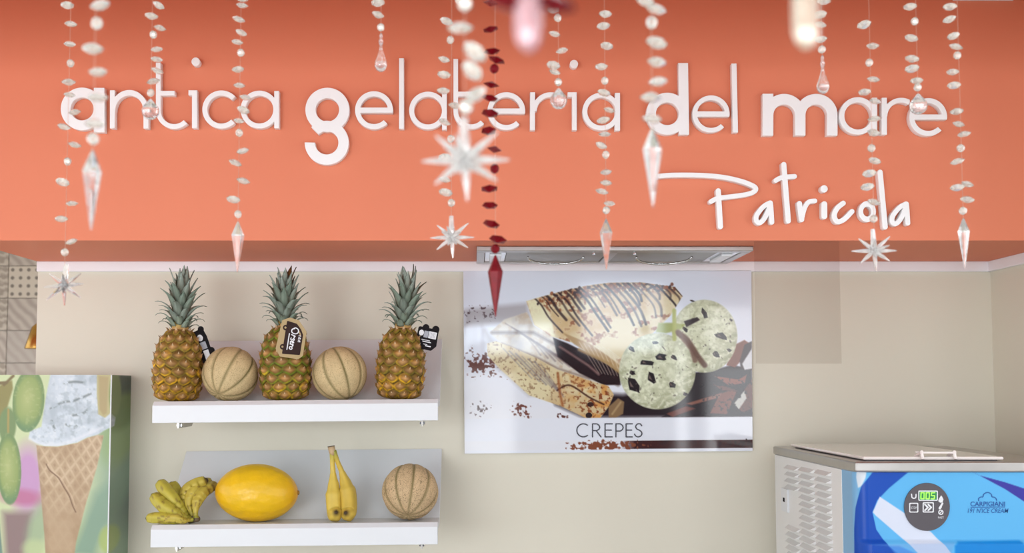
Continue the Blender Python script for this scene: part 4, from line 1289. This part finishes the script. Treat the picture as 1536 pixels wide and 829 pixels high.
part('stem', MB().tube([P(496.8, 668, Yb + 0.02), P(498.5, 676, Yb + 0.02), P(499.5, 680, Yb + 0.022)], [0.0088, 0.0085, 0.0075], 10), mat('cut_banana_stem', (196, 166, 128), 0.7), t, True)
part('stem_cut', MB().tube([P(496.6, 667, Yb + 0.02), P(496.8, 668.2, Yb + 0.02)], 0.0089, 10), mat('dark_stem_cut', (92, 74, 58), 0.8), t)
drop_to(t, zL, -0.0035)

Yb = 2.66
c = P(285, 783, Yb)
t = thing('banana_bunch', (c.x, Yb, c.z), 'bunch of small speckled green-yellow bananas at the left end of lower shelf', 'bananas')
G, GG = (190, 176, 66), (146, 150, 56)
BN = [([(288, 780, 2.64), (268, 781, 2.625), (245, 778, 2.62), (219, 778, 2.63)], 8.6),
      ([(286, 779, 2.645), (270, 774, 2.635), (248, 762, 2.635), (228, 742, 2.655)], 10.2),
      ([(286, 778, 2.655), (274, 768, 2.655), (254, 744, 2.66), (238, 722, 2.68)], 10.6),
      ([(286, 778, 2.67), (274, 762, 2.69), (266, 742, 2.70), (256, 724, 2.71)], 10.0),
      ([(287, 778, 2.66), (276, 756, 2.675), (284, 734, 2.685), (312, 720, 2.69)], 10.0),
      ([(291, 778, 2.65), (284, 756, 2.66), (294, 735, 2.685), (317, 722, 2.73)], 10.2),
      ([(294, 778, 2.635), (294, 760, 2.645), (303, 741, 2.675), (325, 726, 2.72)], 9.4),
      ([(289, 780, 2.63), (276, 782, 2.612), (262, 778, 2.608), (246, 781, 2.614)], 6.4)]
for i, (pts, r) in enumerate(BN):
    part('banana', banana_mb(pts, r * px_, 0.2, (196, 182, 70) if i < 4 else (198, 178, 74), GG, True, i * 1.7, plump=True), ban_m, t, True)
part('stem', MB().tube([P(284, 781, 2.655), P(291, 779, 2.645), P(297, 779, 2.635)], [0.008, 0.009, 0.007], 10), mat('dark_banana_stem', (112, 92, 70), 0.8), t, True)
drop_to(t, zL, -0.0035)

# ------------------------------------------------------------------ ice cream machine
Yf, Ybk = 2.227, 2.84
mx0 = P(1283, 700, Yf).x; mx1 = mx0 + 0.46
zr1 = P(1283, 692.5, Yf).z; zr0 = P(1283, 708, Yf).z
zbase = 0.70
mc = thing('ice_cream_machine', ((mx0 + mx1) / 2, (Yf + Ybk) / 2, zbase), 'blue and white countertop ice cream machine with steel rim and white lid', 'ice cream machine')
part('body', MB().box(mx0 + 0.006, mx1 - 0.005, Yf + 0.03, Ybk - 0.004, zbase, zr0), M['mach_grey'], mc)
mb = MB(); mb.box(mx0, mx1, Yf, Ybk, zr0, zr1)
part('steel_rim', mb, M['steel'], mc, bevel=0.004, seg=3)
# side panel with louvres
ysd = mx0 / (P(1260, 700, 1.0).x)            # depth where the grey side ends
sp_ = part('side_panel', MB().box(mx0 + 0.0025, mx0 + 0.008, ysd, Ybk - 0.006, zbase + 0.02, zr0 - 0.001), M['mach_grey'], mc, bevel=0.001)
lv = MB()
# hood of one louvre: base slot on x = 0, bulging to -x, open below
Lw = 0.086
lv.add([(0, 0, 0.010), (0, Lw, 0.010), (-0.012, 0.006, 0.002), (-0.012, Lw - 0.006, 0.002), (0, 0.002, 0.0015), (0, Lw - 0.002, 0.0015)],
       [(0, 1, 3, 2), (0, 2, 4), (1, 5, 3), (2, 3, 5, 4)])
lvm = lv.mesh('louvre'); lvm.materials.append(M['mach_grey'])
base = mc.location
def side_at(px, py):
    Yq = mx0 / ((px - CX) / F)
    return Yq, P(px, py, Yq).z
slot = MB()
rowsets = [(1221.5, 1242, 704, 40), (1197.5, 1217, 700, 41), (1176.5, 1194, 697, 4), (1176.5, 1194, 786.5, 30)]
for (pa, pb, pt, n) in rowsets:
    ya, _ = side_at(pb, 700); yb_, z0 = side_at(pa, pt)
    for i in range(n):
        z = z0 - i * 0.0165
        if z < zbase + 0.05: break
        l = link('louvre', lvm, None, mc, (mx0 + 0.0026 - base.x, ya - base.y, z - 0.009 - base.z))
        l.scale = (1, (yb_ - ya) / Lw, 1)
ya, z0 = side_at(1178.5, 734); yb_, z1 = side_at(1169.5, 765)
pl_ = part('lock_plate', MB().box(mx0 - 0.003, mx0 + 0.0026, ya, yb_, z1, z0), M['lacquer'], mc, bevel=0.0006)
part('key_slot', MB().box(mx0 - 0.0042, mx0 - 0.0028, (ya + yb_) / 2 - 0.006, (ya + yb_) / 2 + 0.006, (z0 + z1) / 2 - 0.004, (z0 + z1) / 2 + 0.006), M['tag_black'], mc)
# printed front shell wrapping the corner
rc = 0.028; yfr = Yf + 0.008; xs0 = mx0 + 0.0035
def shell_xy(s):
    l1 = ysd - (yfr + rc); l2 = rc * PI / 2; l3 = mx1 - 0.004 - (xs0 + rc)
    d = s * (l1 + l2 + l3)
    a = np.clip((d - l1) / rc, 0, PI / 2)
    x = np.where(d < l1, xs0, np.where(d < l1 + l2, xs0 + rc - rc * np.cos(a), xs0 + rc + (d - l1 - l2)))
    y = np.where(d < l1, ysd - d, np.where(d < l1 + l2, yfr + rc - rc * np.sin(a), yfr))
    return x, y, d - l1 - l2
Wn, Hn = 600, 330
zlo = zbase + 0.02
def shell(u, v):
    x, y, _ = shell_xy(u)
    z = zr0 - 0.001 + v * (zlo - zr0)
    # the lower front stands out a little
    step = np.clip((P(1400, 808, Yf).z - z) / 0.012, 0, 1); step = step * step * (3 - 2 * step)
    fr = np.clip((x - xs0) / (rc), 0, 1)
    return x - base.x, y - 0.010 * step * fr - base.y, z - base.z
u, v = np.meshgrid(np.linspace(0, 1, Wn), np.linspace(0, 1, Hn))
x, y, d = shell_xy(u); z = zr0 - 0.001 + v * (zlo - zr0)
sx = CX + (xs0 + rc + d) / yfr * F                      # artwork units along the unrolled front
sy = 707.5 + (zr0 - z) / yfr * F
X, Y = (sx - 1146) * 3.938, (sy - 640) * 3.938
p = Paint(X, Y, (92, 174, 226))
p.mix(np.clip((560 - X) / 30, 0, 1), (124, 176, 216))
p.poly([(540, 200), (600, 200), (585, 300), (560, 350), (540, 360), (530, 300)], (214, 222, 230), 8)
p.poly([(640, 250), (560, 350), (520, 480), (505, 600), (500, 760), (520, 1000), (900, 1000), (830, 790), (760, 740), (700, 690), (640, 600), (620, 500), (650, 430), (720, 360), (850, 255)], (10, 72, 172), 5)
p.poly([(665, 410), (622, 500), (640, 520), (720, 590), (800, 660), (880, 744), (960, 860), (1140, 860), (1070, 744), (1030, 690), (960, 615), (830, 520)], (208, 214, 230), 5)
p.poly([(700, 690), (760, 690), (880, 744), (960, 860), (820, 840)], (70, 130, 210), 12, 0.8)
p.poly([(1185, 250), (1250, 285), (1400, 325), (1536, 370), (1800, 470), (1800, 640), (1536, 455), (1400, 365), (1260, 290)], (56, 52, 152), 4)
p.poly([(1085, 690), (1110, 668), (1470, 662), (1500, 690), (1510, 1100), (1080, 1100)], (14, 128, 206), 14)  # edge reflection on the lower front, painted in as darker blue
p.poly([(600, 684), (1085, 675), (1060, 740), (880, 744), (800, 700)], (120, 150, 200), 10, 0.35)
for cx, cy, r in ((1560, 585, 44), (1568, 690, 52), (1600, 640, 70)):
    p.ell(cx, cy, r, r * 1.1, (56, 52, 140), 0, 3); 
for cx, cy, r in ((1560, 585, 44), (1568, 690, 52), (1600, 640, 70)):
    p.ell(cx, cy, r - 9, r * 1.1 - 9, (226, 230, 240), 0, 3)
o = link('front_shell', print_mesh('front_shell', Wn, Hn, shell, p.I), M['print_satin'], mc)
o.data.polygons.foreach_set('use_smooth', [True] * len(o.data.polygons))
# control disc
Yd = yfr - 0.0025
cp = part('control_disc', MB(), M['disc'], mc) if False else cutout('control_disc', [disc(1390.7, 760, 34.3, 36)], Yd, 0.0025, M['disc'], mc, bevel=0.0006)
g8 = lambda x, y: (1330 + x / 6.427, 700 + y / 6.427)
def r8(x0, y0, x1, y1, r=0.0):
    a, b_ = g8(x0, y0), g8(x1, y1); return rect(a[0], a[1], b_[0], b_[1], 0, r)
def s8(pts, w): return stroke([g8(*q) for q in pts], w / 6.427)
Yi = Yd - 0.0006
cutout('display_frame', [r8(306, 228, 494, 326, 1.5)], Yi, 0.0006, M['ink_white'], cp, step=0.25)
cutout('display', [r8(316, 238, 484, 316, 0.8)], Yi - 0.0004, 0.0004, M['lcd'], cp, step=0.25)
dg_ = []
for k, ch in enumerate('005'):
    x0, x1, y0, y1, ym = 332 + k * 50, 362 + k * 50, 248, 306, 277
    if ch == '0': dg_ += [s8([(x0, y0), (x1, y0), (x1 - 2, y1), (x0 - 2, y1), (x0, y0)], 9)]
    else: dg_ += [s8([(x1 + 3, y0), (x0, y0), (x0, ym), (x1, ym), (x1 - 2, y1), (x0 - 3, y1)], 9)]
cutout('digits', dg_, Yi - 0.0007, 0.0003, M['digits'], cp, step=0.2)
cutout('stop_button', [r8(218, 346, 305, 439, 1.6)], Yi, 0.0006, M['ink_white'], cp, cut=[r8(227, 355, 296, 430, 1.2)], step=0.2)
text_mesh('stop_text', 'STOP', (*g8(236, 382), *g8(290, 404)), Yi, M['ink_white'], cp)
cutout('arrow_button', [r8(348, 340, 455, 439, 1.6), s8([(368, 358), (398, 390), (368, 422)], 15), s8([(400, 358), (430, 390), (400, 422)], 15)], Yi, 0.0006, M['ink_white'], cp,
       cut=[], step=0.2) if False else None
cutout('arrow_button', [r8(348, 340, 455, 439, 1.6)], Yi, 0.0006, M['ink_white'], cp, cut=[r8(358, 350, 445, 429, 1.2)], step=0.2)
cutout('arrow_icon', [s8([(370, 362), (398, 390), (370, 418)], 15), s8([(402, 362), (430, 390), (402, 418)], 15)], Yi, 0.0006, M['ink_white'], cp, step=0.2)
cutout('tub_icon', [s8([(240, 262), (244, 294), (256, 302), (272, 302), (282, 292), (284, 264)], 10)], Yi, 0.0006, M['ink_white'], cp, step=0.2)
cutout('cone_icon', [polygon([g8(*q) for q in ((500, 330), (508, 304), (526, 276), (538, 296), (546, 312), (538, 340), (520, 344))], 0.2)], Yi, 0.0006, M['ink_white'], cp, step=0.2)
cutout('brush_icon', [s8([(538, 352), (512, 396)], 17), s8([(512, 398), (522, 384)], 22)], Yi, 0.0006, M['ink_white'], cp, step=0.2)
q = g8(523, 437)
cutout('stir_icon', [ring(q[0], q[1], 3.2, 1.4), s8([(510, 450), (536, 424)], 8)], Yi, 0.0006, M['ink_white'], cp, step=0.2)
text_mesh('past_text', 'PAST', (*g8(496, 478), *g8(551, 498)), Yi, M['ink_white'], cp)
# maker's lettering on the front
Yl = yfr - 0.0008
cutout('cloud_outline', [s8(smooth_path([(888, 326), (888, 304), (908, 290), (928, 288), (938, 262), (965, 247), (992, 250), (1012, 268), (1016, 288), (1040, 292), (1056, 306), (1060, 322)], 5), 9)], Yl, 0.0005, M['ink_blue'], mc, step=0.2)
text_mesh('maker_name', 'CARPIGIANI', (*g8(808, 333), *g8(1142, 380)), Yl, M['ink_blue'], mc, bold=0.018, shear=0.05)
cutout('rule_line', [s8([(812, 389), (1140, 386)], 6)], Yl, 0.0005, M['ink_blue'], mc, step=0.2)
text_mesh('model_name', "191 N'ICE CREAM", (*g8(782, 398), *g8(1175, 444)), Yl, M['ink_blue'], mc, bold=0.003, shear=0.25)
# lid
ld = [P(1283, 688, 2.30), P(1505, 686, 2.30)]
lx0, lx1, ly0, ly1 = mx0 + 0.028, P(1506, 686, Yf + 0.03).x, Yf + 0.03, Ybk - 0.06
lid = part('lid', MB().box(lx0, lx1, ly0, ly1, zr1 + 0.002, zr1 + 0.009), M['lid'], mc, bevel=0.003, seg=3)
hxa, hxb = P(1382, 680, ly0).x, P(1431, 680, ly0).x
mb = MB()
mb.tube([(hxa, ly0 + 0.03, zr1 + 0.008), (hxa, ly0 - 0.002, zr1 + 0.019), (hxa, ly0 - 0.006, zr1 + 0.004)], 0.0035, 8)
mb.tube([(hxb, ly0 + 0.03, zr1 + 0.008), (hxb, ly0 - 0.002, zr1 + 0.019), (hxb, ly0 - 0.006, zr1 + 0.004)], 0.0035, 8)
mb.box(hxa - 0.002, hxb + 0.002, ly0 - 0.006, ly0 + 0.025, zr1 + 0.016, zr1 + 0.0195)
part('lid_handle', mb, M['lid'], lid, label='white moulded grip on the lid front')
part('lid_gasket', MB().box(lx0 + 0.01, lx1 - 0.01, ly0 + 0.01, ly1 - 0.01, zr1 - 0.0005, zr1 + 0.0025), M['dark_frame'], mc)
ct = MB().box(-1.1, XR - 0.002, 2.16, YW - 0.002, 0.66, zbase)
cn = thing('counter', (0.1, 2.53, 0), 'pale counter under the ice cream machine', 'counter')
part('worktop', ct, M['counter'], cn, bevel=0.003)
part('cabinet', MB().box(-1.08, XR - 0.02, 2.2, YW - 0.01, 0, 0.66), M['counter'], cn)

sc_ = thing('added_bounce_counter', (-0.35, 1.3, 0), 'white serving counter in front of the recess', 'counter')  # added below view to bounce light up and block low window light
part('worktop', MB().box(-2.0, 1.3, 0.88, 1.7, 0.78, 0.82), M['lid'], sc_, bevel=0.004)
part('cabinet', MB().box(-1.98, 1.28, 0.92, 1.66, 0, 0.78), M['counter'], sc_)

# ------------------------------------------------------------------ crystal strands
def facet_lens():
    mb = MB()
    mb.lathe([(0.0045, -0.0042), (0.0082, -0.0022), (0.0108, 0.0), (0.0082, 0.0022), (0.0045, 0.0042)], 8, off=0.5)
    return mb.mesh('bead')
def facet_ball(r, seg=8, rows=6):
    mb = MB()
    mb.lathe([(max(r * math.sin(PI * k / rows), r * 0.2), -r * math.cos(PI * k / rows)) for k in range(rows + 1)], seg)
    return mb.mesh('round_bead')
def flat_rhomb():
    mb = MB()
    mb.lathe([(0.0012, -0.0045), (0.0115, 0.0), (0.0012, 0.0045)], 6)
    return mb.mesh('bead')
def icicle_mesh():
    mb = MB()
    mb.lathe([(0.0007, -0.0800), (0.0098, -0.0235), (0.0102, -0.0200), (0.0022, -0.0005), (0.0012, 0.002)], 6, off=0.5)
    return mb.mesh('icicle_pendant')
def drop_mesh():
    mb = MB()
    mb.lathe([(0.002, -0.064), (0.0072, -0.061), (0.0102, -0.054), (0.0098, -0.048), (0.0062, -0.038), (0.0034, -0.029), (0.002, -0.021), (0.0032, -0.017), (0.0038, -0.013), (0.0018, -0.008), (0.003, -0.005), (0.0012, 0.0)], 10)
    return mb.mesh('drop_pendant', True)
def ballp_mesh():
    mb = MB(); R = 0.0142
    pr = [(max(R * math.sin(PI * k / 8), R * 0.12), -R * math.cos(PI * k / 8) - 0.0195) for k in range(7)]
    pr += [(0.0055, -0.004), (0.0022, 0.0)]
    mb.lathe(pr, 12)
    return mb.mesh('ball_pendant')
def prism_mesh():
    mb = MB()
    mb.lathe([(0.0014, -0.058), (0.0052, -0.0545), (0.0068, -0.0485), (0.0068, -0.026), (0.0074, -0.024), (0.0074, -0.004), (0.002, 0.0)], 8)
    return mb.mesh('prism_pendant')
def star_mesh(R=0.034, seed=1):
    rn = random.Random(seed); mb = MB()
    dirs = []
    for a in (90, 38, 4, -33, -86, -140, -178, 142):
        a = math.radians(a + rn.uniform(-4, 4)); dirs.append((Vector((math.cos(a), rn.uniform(-0.15, 0.15), math.sin(a))), R * rn.uniform(0.9, 1.08)))
    for a in (65, 20, -60, -110, 160, 115):
        a = math.radians(a); s = rn.choice((-1, 1))
        dirs.append((Vector((math.cos(a) * 0.55, s * 0.8, math.sin(a) * 0.55)).normalized(), R * 0.85))
    for k, (d, ln) in enumerate(dirs):
        q = d.to_track_quat('Z', 'Y').to_matrix().to_4x4()
        w = 1.5 if k == 0 else 1.0
        t = MB().lathe([(0.0018 * w, 0.0), (0.0036 * w, 0.30 * ln), (0.0030 * w, 0.55 * ln), (0.0008 * w * (3 if k == 0 else 1), ln)], 6).xform(q)
        mb.add(t.v, t.f)
    t = MB().lathe([(0.001, -0.008), (0.007, -0.003), (0.007, 0.003), (0.001, 0.008)], 8); mb.add(t.v, t.f)
    return mb.mesh('star_pendant')
PRISM = prism_mesh()
BEAD, ROUND, RHOMB, ICE, DROP, BALL, STAR, STAR2 = facet_lens(), facet_ball(0.0064), flat_rhomb(), icicle_mesh(), drop_mesh(), ballp_mesh(), star_mesh(), star_mesh(0.034, 5)
def with_mat(me, m):
    c = me.copy(); c.materials.clear(); c.materials.append(m); return c
KIT = {}
for key, mm in (('w', 'crystal'), ('r', 'crystal_red')):
    KIT[key] = dict(b=with_mat(BEAD, M[mm]), o=with_mat(ROUND, M[mm]), h=with_mat(RHOMB, M[mm]), ice=with_mat(ICE, M[mm if key == 'r' else 'crystal_clear']),
                    prism=with_mat(PRISM, M['crystal_cream'] if key == 'w' else M['crystal_pink']), drop=with_mat(DROP, M['crystal_clear']), ball=with_mat(BALL, M['crystal_clear']), star=with_mat(STAR, M['crystal_clear']), star2=with_mat(STAR2, M['crystal_frost']))
rs = random.Random(11)
def strand(label, Y, top, beads, pend, kit='w', scale=1.0, tilt=14):
    """top: px of the thread at the frame's top; beads: (px, py[, 'o']) ; pend: (kind, px, py of its top)"""
    K = KIT[kit]
    pe = P(pend[1], pend[2], Y)
    xt = pe.x
    ZC = 2.235 if Y > 1.35 else 2.55
    t = thing('crystal_strand', (xt, Y, ZC), label, 'crystal strand', 'hanging crystal strands')
    path = [Vector((xt, Y, ZC)), pe]
    thr = MB().tube([v for v in path], 0.00035, 5)
    part('thread', thr, M['thread'], t)
    def put(name, me, w, rot, sc):
        o = link(name, me, None, t, w - t.location)
        o.rotation_euler = rot; o.scale = (sc, sc, sc)
        return o
    for bd in beads:
        k = bd[2] if len(bd) > 2 else 'b'
        w = P(bd[0], bd[1], Y)
        dx = w.x - xt
        if k == 'o':
            w.x = w.x * 0.5 + xt * 0.5
            put('round_bead', K['o'], w, (rs.uniform(-0.3, 0.3), 0, rs.uniform(0, 3)), scale)
        else:
            roll = bd[3] if len(bd) > 3 else (math.copysign(rs.uniform(4, tilt), -dx) if abs(dx) > 0.0015 else rs.uniform(-6, 6))
            put('bead', K['h' if kit == 'r' else 'b'], w, (rs.uniform(-0.05, 0.42), math.radians(roll * 1.2), rs.uniform(0, 3)), scale * rs.uniform(0.92, 1.08))
    kd = pend[0]
    nm = dict(prism='prism_pendant', ice='icicle_pendant', drop='drop_pendant', ball='ball_pendant', star='star_pendant', star2='star_pendant')[kd]
    if kd.startswith('star'):
        w = P(pend[3], pend[4], Y); put(nm, K[kd], w, (0, 0, 0), scale)
    else:
        put(nm, K[kd], pe, (0, 0, rs.uniform(0, 1)), scale)
    return t
YC = 1.72
strand('crystal strand ending in a clear star over the beige wall at far left', YC, 106, [(101, 8), (106, 36), (105, 66), (107, 95, 'o'), (103, 123), (104, 142), (112, 168), (96, 190), (112, 217), (102, 242, 'o'), (94, 273), (108, 305), (92, 328), (107, 362), (97, 378, 'o')], ('star', 97, 398, 96, 428))
strand('blurred crystal strand with an icicle pendant below the first sign letter', 1.08, 145, [(150, 8), (147, 35, 'o'), (139, 73), (147, 108), (147, 146), (142, 185), (140, 208, 'o')], ('ice', 139, 228))
strand('crystal strand ending in a faceted ball over the n and t of antica', YC, 232, [(238, 8), (227, 24), (240, 42), (232, 52, 'o'), (235, 74), (235, 89), (236, 106), (230, 122), (226, 139, 'o')], ('ball', 226, 149))
strand('crystal strand ending in an icicle pendant above the left melon', YC, 360, [(362, -2), (363, 8), (358, 29), (362, 49), (356, 63), (362, 79, 'o'), (357, 104), (359, 128), (368, 146), (365, 165), (358, 181), (359, 199, 'o'), (364, 226), (353, 244), (365, 271), (350, 299), (357, 321, 'o')], ('ice', 357, 334))
strand('short crystal strand ending in a teardrop above the letter e', YC, 571, [(567, 4), (567, 22), (571, 41, 'o')], ('drop', 571.5, 50))
strand('crystal strand with a sharp star over the bulkhead edge right of the third pineapple', YC, 674, [(690, 4), (669.6, 31.7), (673.5, 60, 'o'), (666, 89), (666, 112), (665, 136), (682, 158), (667, 183), (675, 208, 'o'), (667, 236), (667, 269), (668.5, 288.5), (677, 304, 'o')], ('star2', 677, 322, 677.5, 356))
strand('very blurred near crystal strand ending in a large white star', 0.86, 697, [(697, 6, 'o'), (690, 42, 'b', -10), (712, 78, 'b', 30), (708, 106, 'b', 32), (714, 142, 'b', 26), (700, 160, 'o')], ('star2', 697, 186, 697, 240))
strand('dark red crystal strand ending in a red icicle over the poster', 1.58, 738, [(736, 5), (736, 44), (738, 77), (745, 90), (740, 103, 'o'), (737, 127), (735, 147), (735, 170), (733, 196), (742, 224), (741, 253, 'o'), (734, 283), (735, 308), (737, 336), (747, 359), (743, 373, 'o')], ('ice', 743, 385), 'r', 1.12)
strand('crystal strand ending in a faceted ball between r and i of the second word', YC, 835, [(835, 2), (830, 15), (836, 27, 'o'), (832, 51), (843, 76), (830, 98), (832, 108), (837, 123, 'o')], ('ball', 838, 133))
strand('crystal strand with icicle pendant in front of the extractor hood', YC, 907, [(908, 21), (905, 39), (910, 69), (902, 100), (907, 121, 'o'), (906, 139), (914, 165), (905, 180), (907, 201), (902, 218), (909, 232, 'o'), (909, 258), (909, 274), (903, 287), (914, 305), (910, 315, 'o')], ('ice', 909, 330))
strand('blurred crystal strand with icicle pendant by the bold d', 1.08, 980, [(968, 2), (984, 14), (978, 34, 'o'), (985, 64), (985, 93), (987, 122), (976, 146), (978, 178)], ('ice', 978.5, 195))
strand('crystal strand ending in a teardrop above the bold m', YC, 1231, [(1236, 2), (1230, 22), (1231, 37), (1231, 59), (1232, 74, 'o')], ('drop', 1233.5, 83))
strand('crystal strand with a star below the script letter o', YC, 1302, [(1296, 37), (1309, 69), (1302, 94, 'o'), (1310, 119), (1297, 138), (1313, 152), (1312, 178), (1311, 199), (1306, 222, 'o'), (1312, 241), (1304, 260), (1301, 280), (1311, 303), (1310, 328, 'o')], ('star2', 1311, 342, 1311, 376))
strand('crystal strand ending in a faceted ball over the last e of mare', YC, 1370, [(1365, 10), (1370, 32, 'o'), (1367, 57), (1368, 88), (1368, 103), (1375, 121), (1376, 131, 'o')], ('ball', 1377, 141))
strand('rightmost crystal strand, ending in an icicle pendant right of the script name', YC, 1430, [(1425, 10), (1424, 29), (1430, 54), (1434, 70), (1434, 83, 'o'), (1429, 108), (1431, 128), (1435, 167), (1438, 186), (1446, 201), (1440, 222, 'o'), (1436, 242), (1451, 276), (1436, 281), (1451, 299), (1444, 316, 'o')], ('ice', 1445, 329))
strand('pale defocused crystal pendant hanging very near above the letter m', 0.55, 1205, [(1203, -130), (1206, -100, 'o')], ('prism', 1206, -88))
strand('red defocused crystal strand hanging very near with a pink tip', 0.5, 790, [(752, -4, 'b', 20), (832, 6, 'b', -10), (792, -120)], ('prism', 792, -100), 'r', 1.0)
